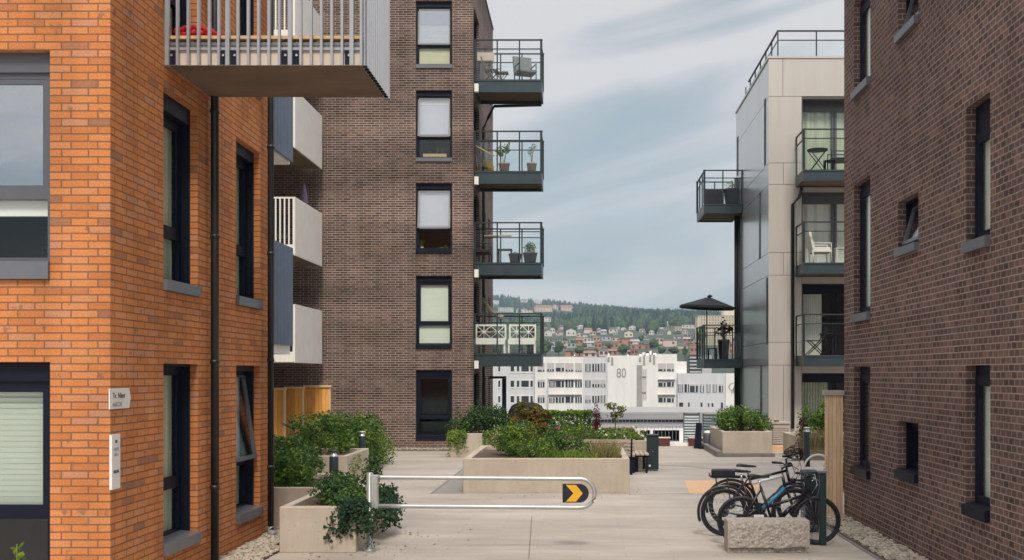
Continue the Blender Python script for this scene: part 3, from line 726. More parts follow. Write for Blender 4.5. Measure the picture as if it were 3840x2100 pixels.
# ------------------------------------------------------------------ pale panel building (right, far)
XG = 6.16; YG = F/77.1; YGK = F/63.6; HG = 12.67
grey = thing('panel_house', (11, 37, 0), 'pale metal panelled apartment house with roof terrace and dark balconies', 'apartment house')
g_ops = [(7.25, 10.6, z, z+h) for z, h in ((0.05, 2.35), (2.97, 2.35), (5.90, 2.4), (8.80, 2.55))]
wb = MB()
wall(wb, 'y', YG, -1, XG+0.02, 18.0, -0.2, HG-0.02, g_ops, 0.5)
wall(wb, 'x', XG+0.02, -1, YG, YGK, -0.2, HG-0.02)
wall(wb, 'y', YGK, 1, XG+0.02, 18.0, -0.2, HG-0.02); wall(wb, 'x', 18.0, 1, YG, YGK, -0.2, HG-0.02)
wb.build('wall', [M['navyback']], grey)
zj = [-0.2, 2.67, 3.41, 5.60, 6.34, 8.56, 9.26, 11.43, HG]
pb = MB(); pj = 0.007; th = 0.02
cols_f = [[XG, 7.22], [XG, 6.62, 7.22]]
for i, (a, b) in enumerate(zip(zj, zj[1:])):
    cs = [XG, 6.62, 7.22] if i in (0, 3, 5) else [XG, 7.22]
    if i == 7: cs = [XG, 6.6, 10.63]
    elif i in (1, 3, 5): pass
    for c, d in zip(cs, cs[1:]):
        pb.box(c+(pj if c != XG else -0.02), d-pj, YG-th, YG-0.002, a+pj, b-pj)
    for c, d in ((10.63, 13.0), (13.0, 15.5), (15.5, 18.0)):
        pb.box(c+pj, d-pj, YG-th, YG-0.002, a+pj, b-pj)
# spandrels between the openings
for (x0, x1, za, zb_), nx in zip(g_ops, g_ops[1:] + [None]):
    if nx: pb.box(7.22+pj, 10.63-pj, YG-th, YG-0.002, zb_+0.005, nx[2]-0.005)
pb.build('facade_panel', [M['panel']], grey)
ps = MB()
slots = [(1925, 250, 415), (1912, 485, 650), (1930, 700, 865), (1915, 920, 1062), (1856, 345, 440), (1853, 640, 700), (1862, 990, 1100)]
ycols = [YG, 35.6, 38.2, YGK]
sl = []
for px, ya, yb in slots:
    s = (px-CX)/XG; sl.append((F/s-0.10, F/s+0.10, ZZ(yb, s), ZZ(ya, s)))
for i, (a, b) in enumerate(zip(zj, zj[1:])):
    for j, (c, d) in enumerate(zip(ycols, ycols[1:])):
        ops = [(max(c+pj, o[0]), min(d-pj, o[1]), max(a+pj, o[2]), min(b-pj, o[3])) for o in sl if o[0] < d-pj and o[1] > c+pj and o[2] < b-pj and o[3] > a+pj]
        ops = [o for o in ops if o[1]-o[0] > 0.01 and o[3]-o[2] > 0.01]
        wall(ps, 'x', XG-0.004, -1, c+(pj if c > YG else -th), d-pj, a+pj, b-pj, ops, 0.02)
ps.build('side_panel', [M['panels']], grey)
for (a, b, c, d) in sl:
    q = MB(); q.box(XG+0.004, XG+0.012, a, b, c, d); q.box(XG-0.02, XG-0.006, a-0.012, a+0.012, c-0.02, d+0.02, 1); q.box(XG-0.02, XG-0.006, b-0.012, b+0.012, c-0.02, d+0.02, 1)
    q.build('slot_window', [M['glassr'], M['frame']], grey)
rb = MB(); rb.box(XG+0.1, 17.9, YG+0.1, YGK-0.1, HG-0.2, HG-0.05); rb.box(XG-0.04, 18.0, YG-0.05, YG+0.25, HG, HG+0.07, 1); rb.box(XG-0.04, XG+0.25, YG+0.25, YGK, HG, HG+0.07, 1); rb.build('roof', [M['roof'], M['panel']], grey)
for k, ((x0, x1, za, zb_), up) in enumerate(zip(g_ops, ('curtain', 'half', 'curtain', 'curtain'))):
    # glazed doors inside the recess
    yy = YG + 0.5; q = MB(); fr = 0.05
    hd = 0.30
    q.box(x0, x1, yy-0.05, yy+0.02, zb_-hd, zb_)
    for xx in (x0, x0+1.05, x0+1.15, x0+2.25, x1-fr): q.box(xx, xx+fr*(1.4), yy-0.06, yy+0.02, za, zb_-hd)
    d = q.build('balcony_door', [M['frame'] if k in (0, 1) else M['frameg']], grey)
    q = MB(); q.box(x0, x1, yy-0.02, yy-0.01, za, zb_-hd); q.build('pane', [M['glass']], d)
    q = MB(); n = 30
    xa, xb = (x0+0.05, x1) if k != 1 else (x0+0.1, x0+0.75)
    if k == 0: xb = x0+0.95
    pts = [(xa+(xb-xa)*i/n, yy+0.05+0.03*math.sin(i*2.1)) for i in range(n+1)]
    for (ua,na),(ub,nb_) in zip(pts, pts[1:]): q.face([(ua,na,za),(ub,nb_,za),(ub,nb_,zb_-hd),(ua,na,zb_-hd)], 0, True)
    q.build('curtain', [M['curtain'] if k in (0, 3) else M['blindw']], d)
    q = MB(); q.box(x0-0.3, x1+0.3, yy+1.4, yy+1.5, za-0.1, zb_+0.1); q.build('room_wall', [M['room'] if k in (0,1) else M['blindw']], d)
for zf in (2.97, 5.88, 8.80):
    rail_balcony(grey, XX(2021, 80), 11.0, F/80.0, YG-0.02, zf, 'fl', post=1.15, beam=0.34)
for zf in (2.95, 8.83):
    rail_balcony(grey, XX(1771, 66.3), XG-0.03, F/66.3, F/62.4, zf, 'flk', post=0.8, beam=0.34)
q = MB(); q.tube([(XG+1.0, YG-0.30, 8.42),(XG+0.95, YG-0.12, 8.12),(XX(1993,77.1), YG-0.09, 7.9),(XX(1993,77.1), YG-0.09, 0.6)], 0.055, 10); q.build('downpipe', [M['pipe']], grey)
q = MB(); q.tube([(XG-0.09, 40.2, 10.0),(XG-0.09, 40.2, -0.1)], 0.085, 10); q.tube([(XG-0.07, 39.6, 8.4),(XG-0.07, 39.6, 0.2)], 0.04, 8); q.build('downpipe', [M['pipe']], grey)
# roof terrace railing
q = MB(); g = MB(); xa, ya = XG+0.35, YG+0.35; zr0 = HG+0.075
for i in range(9):
    x = xa + 1.27*i; q.box(x-0.02, x+0.02, ya-0.02, ya+0.02, zr0, zr0+0.92)
for i in range(1, 7):
    y = ya + 1.1*i; q.box(xa-0.02, xa+0.02, y-0.02, y+0.02, zr0, zr0+0.92)
q.box(xa-0.03, 17.0, ya-0.03, ya+0.03, zr0+0.92, zr0+0.96); q.box(xa-0.03, xa+0.03, ya+0.03, 40.0, zr0+0.92, zr0+0.96)
q.box(xa, 17.0, ya-0.014, ya+0.014, zr0+0.62, zr0+0.65); q.box(xa-0.014, xa+0.014, ya+0.03, 40.0, zr0+0.62, zr0+0.65)
tr_ = q.build('roof_railing', [M['darkmetal']], grey)
g.box(xa+0.05, 17.0, ya-0.005, ya+0.005, zr0, zr0+0.6); g.box(xa-0.005, xa+0.005, ya+0.05, 40.0, zr0, zr0+0.6); g.build('glass_panel', [M['glassb']], tr_)

# ------------------------------------------------------------------ dark brick house (right, near)
XR = 4.39; YR = 17.2; HR = 14.6; Y0 = 5.0
right = thing('brick_house', (9, 11, 0), 'dark brown brick apartment house with narrow windows, nearest on the right', 'apartment house')
r_ops = [(11.07, 11.76, 0.78, 2.47, 'N'), (11.07, 11.76, 3.74, 5.40, 'N'), (11.07, 11.76, 6.67, 8.33, 'N'),
         (13.42, 14.28, 0.95, 1.73, 'S'), (13.42, 14.28, 3.98, 4.74, 'T'), (13.42, 14.28, 6.93, 7.69, 'T'), (13.42, 14.28, 9.86, 10.6, 'T'),
         (15.65, 16.58, 0.78, 2.49, 'F'), (15.65, 16.58, 3.20, 5.40, 'F'), (15.65, 16.58, 6.76, 8.33, 'F'), (15.65, 16.58, 9.6, 11.3, 'F'), (11.07, 11.76, 9.6, 11.3, 'N'),
         (7.2, 8.1, 0.78, 2.47, 'N'), (7.2, 8.1, 3.74, 5.40, 'N'), (7.2, 8.1, 6.67, 8.33, 'N')]
wb = MB()
wall(wb, 'x', XR, -1, Y0, YR, -0.3, HR, [o[:4] for o in r_ops], 0.11)
wall(wb, 'y', YR, 1, XR, 14.0, -0.3, HR); wall(wb, 'y', Y0, -1, XR, 14.0, -0.3, HR); wall(wb, 'x', 14.0, 1, Y0, YR, -0.3, HR)
wb.build('wall', [M['darkr']], right)
rb = MB(); rb.box(XR+0.05, 13.9, Y0+0.05, YR-0.05, HR-0.3, HR-0.15); rb.box(XR-0.03, XR+0.2, Y0, YR, HR, HR+0.05, 1); rb.build('roof', [M['roof'], M['frame']], right)
fl = MB()
for k in range(1, 5): fl.box(XR+0.45, 13.9, Y0+0.2, YR-0.2, 2.93*k-0.2, 2.93*k-0.02)
fl.box(7.0, 7.1, Y0+0.2, YR-0.2, 0, HR-0.4); fl.build('floor_slab', [M['room']], right)
for a, b, c, d, kd in r_ops:
    low = c < 1.2
    if kd in 'ST': window(right, 'x', XR, -1, a, b, c, d, rev=0.11, lin=0.14, trans=0, up=None, tilt=0.15 if kd == 'T' else 0.0, sashm='sill' if kd == 'T' else None, sillm='frame' if low else 'sill', sillh=0.11, sillover=0.06)
    else: window(right, 'x', XR, -1, a, b, c, d, rev=0.11, lin=0.05, trans=0, up='blind' if not (kd == 'F' and low) else None, sillm='frame' if low else 'sill', hbox=0.3 if kd == 'N' and d > 5 else 0.1, sillh=0.12, sillover=0.06)
# ------------------------------------------------------------------ the plaza and what lies on it
g = MB(); g.box(-60, 60, -45, 34.6, -6.0, 0.0); tag(g.build('plaza_pavement', [M['plaza']]), kind='structure')
def sheet(name, pts, z, m, kind='structure'):
    q = MB(); q.face([(x, y, z) for x, y in pts]); return tag(q.build(name, [m]), kind=kind)
def GP(px, py):
    s = (py - CY)/EYE; return ((px-CX)/s, F/s)
sheet('peach_paving', [GP(1735,1242), GP(1905,1242), GP(1915,1209), GP(1722,1209)], 0.004, M['peach'])
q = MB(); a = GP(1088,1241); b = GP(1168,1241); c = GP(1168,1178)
q.face([(a[0],a[1],0.004),(b[0],b[1],0.004),(c[0],c[1],0.004)]); tag(q.build('grey_patch', [M['patch']]), kind='structure')  # flat triangle, darker grey than the plaza, left of the middle planter
# drainage seams
q = MB()
def strip(px0, py0, px1, py1, w=0.035):
    a = Vector(GP(px0,py0)); b = Vector(GP(px1,py1)); d = (b-a).normalized(); n = Vector((-d.y, d.x))*w/2
    q.face([(p.x,p.y,0.0045) for p in (a+n, b+n, b-n, a-n)])
strip(1085,1242,1166,1179,0.05); strip(1645,1169,1730,1173,0.05); strip(1730.5,1173,1800,1180,0.05); strip(1583,1243,1740,1242,0.03); strip(1330,1405,1338,1300,0.015); strip(1795,1243,1830,1243,0.03)
tag(q.build('drain_line', [M['kerb']]), kind='structure')
# gravel strips along the walls
def gravel(regions, name, seed):
    rnd = random.Random(seed); mb = MB()
    base = [(1,0,0),(-1,0,0),(0,1,0),(0,-1,0),(0,0,1),(0,0,-1)]
    tri = [(0,2,4),(2,1,4),(1,3,4),(3,0,4),(2,0,5),(1,2,5),(3,1,5),(0,3,5)]
    for x0, x1, y0, y1, n in regions:
        for i in range(n):
            x, y = rnd.uniform(x0,x1), rnd.uniform(y0,y1); r = rnd.uniform(0.010,0.036)
            sx, sy, sz = r*rnd.uniform(.8,1.5), r*rnd.uniform(.8,1.3), r*rnd.uniform(.5,.8); an = rnd.uniform(0,6.3)
            rot = Matrix.Rotation(an,3,'Z') @ Matrix.Rotation(rnd.uniform(-.4,.4),3,'X')
            # octahedron subdivided once, rounded
            vs = [Vector(v) for v in base]; fs = []
            cache = {}
            def mid_(a,b):
                k = (min(a,b),max(a,b))
                if k not in cache: vs.append((vs[a]+vs[b]).normalized()*rnd.uniform(.85,1.08)); cache[k] = len(vs)-1
                return cache[k]
            for a,b,c in tri:
                ab,bc,ca = mid_(a,b),mid_(b,c),mid_(c,a); fs += [(a,ab,ca),(ab,b,bc),(ca,bc,c),(ab,bc,ca)]
            o = len(mb.v); z = rnd.uniform(0.0,0.035)
            for v in vs:
                w = rot @ Vector((v.x*sx, v.y*sy, v.z*sz)); mb.v.append((x+w.x, y+w.y, z+sz*.6+w.z))
            for f in fs: mb.f.append(tuple(o+k for k in f)); mb.m.append(0); mb.sm.append(True)
    return tag(mb.build(name, [M['stone']]), kind='stuff')
gravel([(-4.58,-4.02,11.5,15.6,2600),(3.88,4.37,9.5,17.15,5200),(-8.0,-3.5,32.0,32.68,1100)], 'gravel', 3)
q = MB(); q.box(-4.58,-4.02,11.0,15.6,0.001,0.02); q.box(3.84,4.38,6,17.18,0.001,0.02); q.box(-8,-3.45,31.95,32.69,0.001,0.02); tag(q.build('gravel_bed', [M['soil']]), kind='structure')
q = MB(); q.box(3.79,3.84,6,17.2,0.0,0.012); tag(q.build('gravel_edging', [M['kerb']]), kind='structure')

# planters -------------------------------------------------------------
def planter(x0, x1, y0, y1, h, label, wall_=0.11, soil=0.07, group='concrete planters on the plaza'):
    t = thing('planter', ((x0+x1)/2,(y0+y1)/2,0), label, 'planter', group)
    b = MB(); c = 0.012
    b.bbox(x0,x1,y0,y0+wall_,0.004,h,c); b.bbox(x0,x1,y1-wall_,y1,0.004,h,c)
    b.bbox(x0+0.001,x0+wall_,y0+wall_-0.002,y1-wall_+0.002,0.006,h-0.002,c); b.bbox(x1-wall_,x1-0.001,y0+wall_-0.002,y1-wall_+0.002,0.006,h-0.002,c)
    b.build('trough', [M['concrete']], t)
    s = MB(); n = 10
    for i in range(n):
        for j in range(n):
            def pt(a,b_):
                x = x0+wall_-0.01+(x1-x0-2*wall_+0.02)*a/n; y = y0+wall_-0.01+(y1-y0-2*wall_+0.02)*b_/n
                return (x,y,h-soil+0.05*noise.noise(Vector((x*2,y*2,1))))
            s.face([pt(i,j),pt(i+1,j),pt(i+1,j+1),pt(i,j+1)],0,True)
    s.build('soil', [M['soil']], t)
    return t
PA = planter(-4.00,-2.98,13.72,15.75,0.61,'knee high concrete planter with ivy hanging over its right corner, beside the steel barrier')
PB = planter(-6.6,-4.05,15.95,18.3,0.62,'concrete planter full of bushes just past the orange house corner',)
PC = planter(-7.4,-4.95,21.9,24.2,0.64,'concrete planter buried in green shrubs behind the bollard lights')
PM = planter(-2.34,0.98,20.6,24.4,0.69,'largest concrete planter, in the middle of the plaza, with mixed shrubs and grasses', wall_=0.14)
PL = planter(-3.72,-2.05,29.5,31.3,0.68,'concrete planter at the foot of the brick tower, with creepers on its face')
P2 = planter(-0.62,1.75,26.0,33.5,0.70,'long concrete planter behind the wooden backed bench')
PR = planter(XX(1817,86),XX(1942,86),30.2,33.2,0.70,'concrete planter in front of the pale panelled house, heaped with leafy shrubs')
PS = planter(XX(2000,90),8.2,28.6,30.6,0.66,'concrete planter behind the dark post, mostly hidden by the wooden screen')
def leaf(mb, p, n, size, asp=0.55, m=0, rnd=random):
    n = n.normalized(); a = Vector((0,0,1)) if abs(n.z) < .9 else Vector((1,0,0))
    u = n.cross(a).normalized(); an = rnd.uniform(0,6.28); w = n.cross(u)
    d = u*math.cos(an)+w*math.sin(an); e = n.cross(d)
    L = size; W = size*asp
    mb.face([p-d*L*.5, p+e*W*.5+n*L*.06, p+d*L*.5-n*L*.1, p-e*W*.5+n*L*.06], m)
def foliage(mb, blobs, n, size, m=0, rnd=random, up=0.4, gap=0.0, asp=0.55, thr=-0.28, ns=2.2):
    wts = [b[3]*b[4]*b[5] for b in blobs]; tot = sum(wts)
    k = 0; tries = 0
    while k < n and tries < n*6:
        tries += 1
        t = rnd.uniform(0,tot)
        for b, w in zip(blobs, wts):
            t -= w
            if t <= 0: break
        v = Vector((rnd.gauss(0,1),rnd.gauss(0,1),rnd.gauss(0,1))).normalized()
        r = rnd.random()**0.36
        # lumpy outline
        lump = 1.0 + 0.42*noise.noise(Vector((b[0],b[1],b[2]))*0.7 + v*1.7)
        p = Vector((b[0]+v.x*b[3]*r*lump, b[1]+v.y*b[4]*r*lump, b[2]+v.z*b[5]*r*lump))
        if noise.noise(p*ns) < thr: continue
        nn = v*0.8 + Vector((rnd.gauss(0,.6),rnd.gauss(0,.6),rnd.gauss(0,.6)+up))
        leaf(mb, p, nn, size*rnd.uniform(.6,1.35), asp, m, rnd); k += 1
def shrub(name, base, blobs, n, size, mats, label, cat='shrub', seed=1, group=None, stems=6, flowers=None, asp=0.55, thr=-0.28, ns=2.2):
    rnd = random.Random(seed)
    t = thing(name, base, label, cat, group)
    mb = MB()
    if isinstance(mats, str): mats = [mats]
    for i, mk in enumerate(mats):
        foliage(mb, blobs, n//len(mats), size, i, rnd, asp=asp, thr=thr, ns=ns)
    mb.build('foliage', [M[k] for k in mats], t)
    s = MB()
    for i in range(stems):
        b = blobs[i % len(blobs)]
        e = Vector((b[0]+rnd.uniform(-.5,.5)*b[3], b[1]+rnd.uniform(-.5,.5)*b[4], b[2]+rnd.uniform(-.2,.6)*b[5]))
        st = Vector(base)
        s.tube([st, st.lerp(e,.5)+Vector((rnd.uniform(-.05,.05),rnd.uniform(-.05,.05),.05)), e], 0.014, 5, 0, True, 0.005)
    if stems: s.build('stem', [M['bark']], t)
    if flowers:
        f = MB(); mk, cnt, sz = flowers
        for i in range(cnt):
            b = rnd.choice(blobs); v = Vector((rnd.gauss(0,1),-abs(rnd.gauss(0,1)),abs(rnd.gauss(0,.7)))).normalized()
            p = Vector((b[0]+v.x*b[3], b[1]+v.y*b[4], b[2]+v.z*b[5]))
            for k in range(5): leaf(f, p+Vector((rnd.uniform(-.02,.02),rnd.uniform(-.02,.02),rnd.uniform(-.02,.02))), Vector((rnd.uniform(-.5,.5),-1,rnd.uniform(0,1))), sz, .9, 0, rnd)
        f.build('blossoms', [M[mk]], t)
    return t
# left green mass
shrub('shrub', (-5.0,16.9,0.55), [(-4.8,16.6,.80,.5,.5,.34),(-4.75,17.4,.82,.42,.6,.32),(-5.6,17.2,.78,.7,.8,.36),(-4.42,16.4,.74,.26,.35,.26)], 5200, .075, ['leaf','leaf','leafy'], 'dense green bush filling the planter beside the black corner downpipe', seed=11)
shrub('shrub', (-5.9,20.3,0.0), [(-5.7,19.6,.6,.75,.8,.55),(-5.6,20.4,.62,.5,.7,.5),(-6.6,20.5,.8,.8,.8,.55)], 4600, .075, ['leaf','leaf','leafd'], 'broad dark green bush between the two planters on the left', seed=12)
shrub('shrub', (-6.0,24.2,0.6), [(-6.7,22.9,.72,.8,.8,.32),(-6.1,24.6,1.05,.75,1.0,.46),(-5.45,23.5,.85,.36,.7,.30),(-5.35,25.6,1.0,.45,.8,.42)], 6500, .08, ['leaf','leaf','leafy'], 'tall green shrub rising in front of the orange fence, behind the far bollard light', seed=13)
shrub('shrub', (-5.9,28.6,0.0), [(-6.3,28.3,.75,.8,.8,.62),(-5.75,28.2,.62,.5,.7,.58),(-7.2,28.7,.6,.8,.8,.55),(-5.5,27.4,.35,.3,.5,.35)], 5200, .085, ['leafd','leaf'], 'rounded dark shrub nearest the brick tower wall on the left', seed=14)
shrub('creeper', (-5.0,22.6,0.3), [(-5.0,22.7,.36,.16,.8,.3),(-5.6,24.9,.45,.24,.5,.4),(-5.3,26.2,.45,.36,.9,.5),(-5.25,27.2,.4,.4,.6,.5)], 3400, .06, ['leafy','leaf'], 'yellow tinged creeper spilling over the planter edge behind the bollard lights', 'creeper', seed=15, stems=3)
# planter A: bush and hanging ivy
shrub('shrub', (-3.5,14.7,0.55), [(-3.45,14.75,.72,.40,.6,.24),(-3.15,14.3,.66,.22,.4,.18),(-3.08,15.3,.88,.16,.28,.32),(-3.62,15.3,.74,.2,.36,.2)], 4200, .052, ['leaf','leaf','leafd'], 'leafy bush growing in the planter beside the barrier post', seed=16)
def ivy(label, base, strands, seed, size=.052, m='leafd'):
    rnd = random.Random(seed); t = thing('ivy', base, label, 'ivy'); mb = MB(); st = MB()
    for (x,y,z,dx,dy,dz,n) in strands:
        p = Vector((x,y,z)); pts = [p.copy()]; steps = 9
        for i in range(steps):
            f = (i+1)/steps
            q_ = Vector((x+dx*f**.6+rnd.uniform(-.03,.03), y+dy*f**.6+rnd.uniform(-.03,.03), max(0.03,z+dz*f*f**.3)+ (0.06*math.sin(f*3.14)))); pts.append(q_)
        st.tube(pts, .005, 4)
        for i in range(n):
            k = rnd.uniform(0,steps-.01); a = pts[int(k)].lerp(pts[int(k)+1], k%1)
            a = a + Vector((rnd.gauss(0,.04),rnd.gauss(0,.035),rnd.gauss(0,.035)))
            leaf(mb, a, Vector((rnd.gauss(.2,.5),-1+rnd.gauss(0,.5),rnd.gauss(.5,.5))), size*rnd.uniform(.6,1.3), .8, 0, rnd)
    mb.build('foliage', [M[m]], t); st.build('stem', [M['bark']], t); return t
rnd = random.Random(5); S = []
for i in range(20): S.append((rnd.uniform(-3.08,-2.95), rnd.uniform(13.70,13.85), .64, rnd.uniform(-.12,.36), -rnd.uniform(.04,.16), -rnd.uniform(.2,.62)*rnd.uniform(.6,1), 70))
for i in range(7): S.append((rnd.uniform(-3.14,-3.0), 13.8, .64, rnd.uniform(-.28,-.05), -rnd.uniform(.06,.16), -rnd.uniform(.3,.5), 50))
ivy('dark ivy hanging down the front corner of the planter, round the barrier post', (-3.1,13.75,0.0), S, 21)
S = []
for i in range(19): S.append((-3.02, rnd.uniform(14.6,15.7), .64, rnd.uniform(.1,.34), rnd.uniform(-.1,.2), -rnd.uniform(.15,.6), 85))
ivy('dark ivy hanging over the right side of the planter, behind the barrier bars', (-2.95,15.2,0.0), S, 22)
# agave-like plant by the fence
t = thing('yucca', (-7.0,25.5,0.6), 'spiky leaved yucca in front of the orange wooden fence', 'plant'); mb = MB()
rnd = random.Random(9); cx_, cy_, cz_ = XX(737,100), 26.0, ZZ(1080,100)
for i in range(26):
    an = rnd.uniform(0,6.28); el = rnd.uniform(.5,1.35); L_ = rnd.uniform(.32,.5)
    d = Vector((math.cos(an)*math.cos(el), math.sin(an)*math.cos(el), math.sin(el))); sd = d.cross(Vector((0,0,1))).normalized()*.022
    p0 = Vector((cx_,cy_,cz_)); p1 = p0+d*L_*.5; p2 = p0+d*L_-Vector((0,0,.03))
    mb.face([p0-sd*.6,p1-sd,p2,p1+sd]); mb.face([p0-sd*.6,p0+sd*.6,p1+sd])
mb.build('foliage', [M['agave']], t); s = MB(); s.tube([(cx_,cy_,.55),(cx_,cy_,cz_)], .05, 7); s.build('trunk', [M['bark']], t)
# main planter shrubs
shrub('shrub', (-1.45,22.3,.62), [(-1.5,22.2,.98,.36,.5,.36),(-1.25,22.0,1.08,.3,.4,.30),(-1.72,22.6,.92,.26,.35,.28)], 3600, .055, ['leafy','leafy','leaf'], 'yellow green shrub, tallest bush at the left end of the middle planter', seed=31)
shrub('shrub', (-1.05,21.3,.62), [(-1.15,21.3,.82,.45,.4,.26),(-.8,21.5,.85,.35,.4,.26)], 2600, .05, ['leafy','leaf'], 'low rounded yellow green shrub at the front of the middle planter', seed=32)
shrub('shrub', (-.4,22.6,.62), [(-.6,22.6,.92,.40,.45,.28),(-.25,22.9,.95,.34,.45,.26),(.05,22.5,.78,.26,.35,.16)], 3200, .055, ['leaf','leafy','leafd'], 'green shrub in the centre of the middle planter', seed=33)
def grasses(label, base, area, n, h, m, seed, cat='grass clump'):
    rnd = random.Random(seed); t = thing('ornamental_grass', base, label, cat); mb = MB()
    for i in range(n):
        x, y = rnd.uniform(area[0],area[1]), rnd.uniform(area[2],area[3]); hh = h*rnd.uniform(.5,1.15); z0 = base[2]
        lx, ly = rnd.gauss(0,.35)*hh, rnd.gauss(0,.3)*hh; w = rnd.uniform(.004,.011)
        an = rnd.uniform(0,3.14); sx, sy = math.cos(an)*w, math.sin(an)*w
        p0 = Vector((x,y,z0)); p1 = Vector((x+lx*.4,y+ly*.4,z0+hh*.7)); p2 = Vector((x+lx,y+ly,z0+hh))
        s_ = Vector((sx,sy,0)); mb.face([p0-s_,p0+s_,p1+s_*.8,p1-s_*.8]); mb.face([p1-s_*.8,p1+s_*.8,p2])
    mb.build('foliage', [M[k] for k in [m]], t); return t
grasses('straw coloured grass with seed heads at the right end of the middle planter', (.55,21.3,.60), (.25,.8,20.9,21.8), 420, .42, 'leafs', 41)
grasses('low green tufts along the front of the middle planter', (-.3,21.0,.60), (-.9,.35,20.8,21.4), 900, .22, 'leafy', 42)
shrub('shrub', (.0,21.3,.60), [(-.2,21.2,.70,.3,.25,.12),(.35,21.4,.68,.3,.3,.11),(.7,21.2,.66,.2,.2,.08)], 1300, .04, ['leafy','leafd'], 'low mat of leafy ground plants under the grasses in the middle planter', 'plant', seed=43, stems=0)
# behind
shrub('shrub', (-2.9,30.2,.6), [(-3.1,30.2,1.05,.65,.5,.5),(-2.5,30.5,1.05,.5,.5,.45),(-3.5,30.0,.85,.4,.4,.3),(-2.4,30.0,1.0,.3,.3,.4)], 4000, .075, ['leaf','leafd'], 'dark green shrub in the planter at the foot of the brick tower', seed=51)
S = []; rnd = random.Random(8)
for i in range(14): S.append((rnd.uniform(-3.75,-3.3), 29.46, .72, rnd.uniform(-.1,.1), -.06, -rnd.uniform(.25,.6), 45))
for i in range(5): S.append((rnd.uniform(-2.75,-2.55), 29.46, .72, rnd.uniform(-.05,.05), -.05, -rnd.uniform(.3,.55), 40))
ivy('thin creepers hanging down the planter below the brick tower', (-3.3,29.42,0), S, 52, .06, 'leafy')
shrub('shrub', (-1.4,30.9,0), [(-1.55,30.7,1.24,.40,.45,.32),(-1.2,30.7,1.05,.34,.4,.36),(-1.95,30.6,.95,.26,.4,.30),(-1.35,30.4,.65,.6,.4,.40),(-1.0,30.6,1.15,.16,.3,.22),(-1.75,30.6,1.42,.14,.2,.2)], 4300, .085, ['leafo','leaf','leafo'], 'rust tinted shrub in front of the dark domed cover', seed=53, thr=-.12, ns=3.2)
t = thing('hedge', (-.3,31.0,0), 'clipped green hedge to the right of the rust tinted shrub', 'hedge'); mb = MB(); rnd = random.Random(54)
for i in range(8200):
    x, y, z = rnd.uniform(-1.05,.33), rnd.uniform(30.6,31.4), rnd.uniform(.1,1.30)
    f = rnd.random()
    if f < .45: y = 30.6+abs(rnd.gauss(0,.06))
    elif f < .75: z = 1.26-abs(rnd.gauss(0,.05))
    bump = .06*noise.noise(Vector((x*3,y*3,z*3)))
    leaf(mb, Vector((x,y-bump,z+bump)), Vector((rnd.gauss(0,.5),-.7+rnd.gauss(0,.5),.7+rnd.gauss(0,.5))), .07*rnd.uniform(.6,1.3), .6, i % 2, rnd)
mb.build('foliage', [M['leaf'],M['leafy']], t); q = MB(); q.tube([(-.3,31.0,0),(-.3,31.0,.9)], .03, 6); q.build('stem', [M['bark']], t)
shrub('shrub', (.5,31.4,0), [(.48,31.3,.95,.16,.25,.55),(.42,31.2,.5,.18,.25,.4)], 1000, .06, ['leafr'], 'narrow maroon leaved shrub at the right end of the clipped hedge', seed=55)
shrub('rose_bush', (-1.0,29.0,0), [(-1.0,28.9,.42,.9,.4,.34),(.0,29.0,.42,.8,.4,.34),(.7,27.6,.80,.4,.5,.14)], 4200, .06, ['leafd','leaf'], 'dark leaved bush with white flowers between the middle planter and the hedge', seed=56, flowers=('flow',16,.05))
shrub('shrub', (.6,27.0,.63), [(-.1,27.2,.82,.4,.5,.22),(.5,26.6,.78,.4,.4,.18),(1.1,26.8,.8,.45,.5,.18),(1.5,27.2,.78,.25,.6,.18)], 3200, .06, ['leafy','leaf'], 'low green plants covering the long planter behind the bench', 'plant', seed=57, flowers=('flow',7,.045))
f = MB()
for k in range(8): leaf(f, Vector((-.62+random.uniform(-.04,.04),28.4+random.uniform(-.03,.03),.86+random.uniform(-.04,.04))), Vector((random.uniform(-.5,.5),-1,.4)), .07, .9)
tag(f.build('rose_flower', [M['flowp']]), 'single pink flower in front of the clipped hedge', 'flower')
def tree(label, base, h, blobs, n, size, mats, seed, thr=-.1):
    rnd = random.Random(seed); t = thing('small_tree', base, label, 'tree'); mb = MB()
    for i, k in enumerate(mats): foliage(mb, blobs, n//len(mats), size, i, rnd, thr=thr, ns=3.0)
    mb.build('crown', [M[k] for k in mats], t); s = MB()
    top = Vector((base[0],base[1],base[2]+h)); s.tube([base, Vector(base).lerp(top,.5)+Vector((.02,0,0)), top], .022, 6, 0, True, .01)
    for b in blobs: s.tube([Vector(base).lerp(top,.8), (b[0],b[1],b[2])], .009, 5, 0, True, .004)
    s.build('trunk', [M['bark']], t); return t
tx, ty = XX(1547,84), F/84
tree('thin stemmed young tree with sparse leaves right of the hedge', (tx,31.0,.6), .75, [(tx-.12,31.0,1.42,.22,.2,.12),(tx+.15,31.0,1.30,.26,.2,.13),(tx+.02,31.0,1.14,.3,.2,.10),(tx-.1,31.0,.98,.2,.2,.08)], 330, .085, ['leafy','leaf','leafo'], 61)
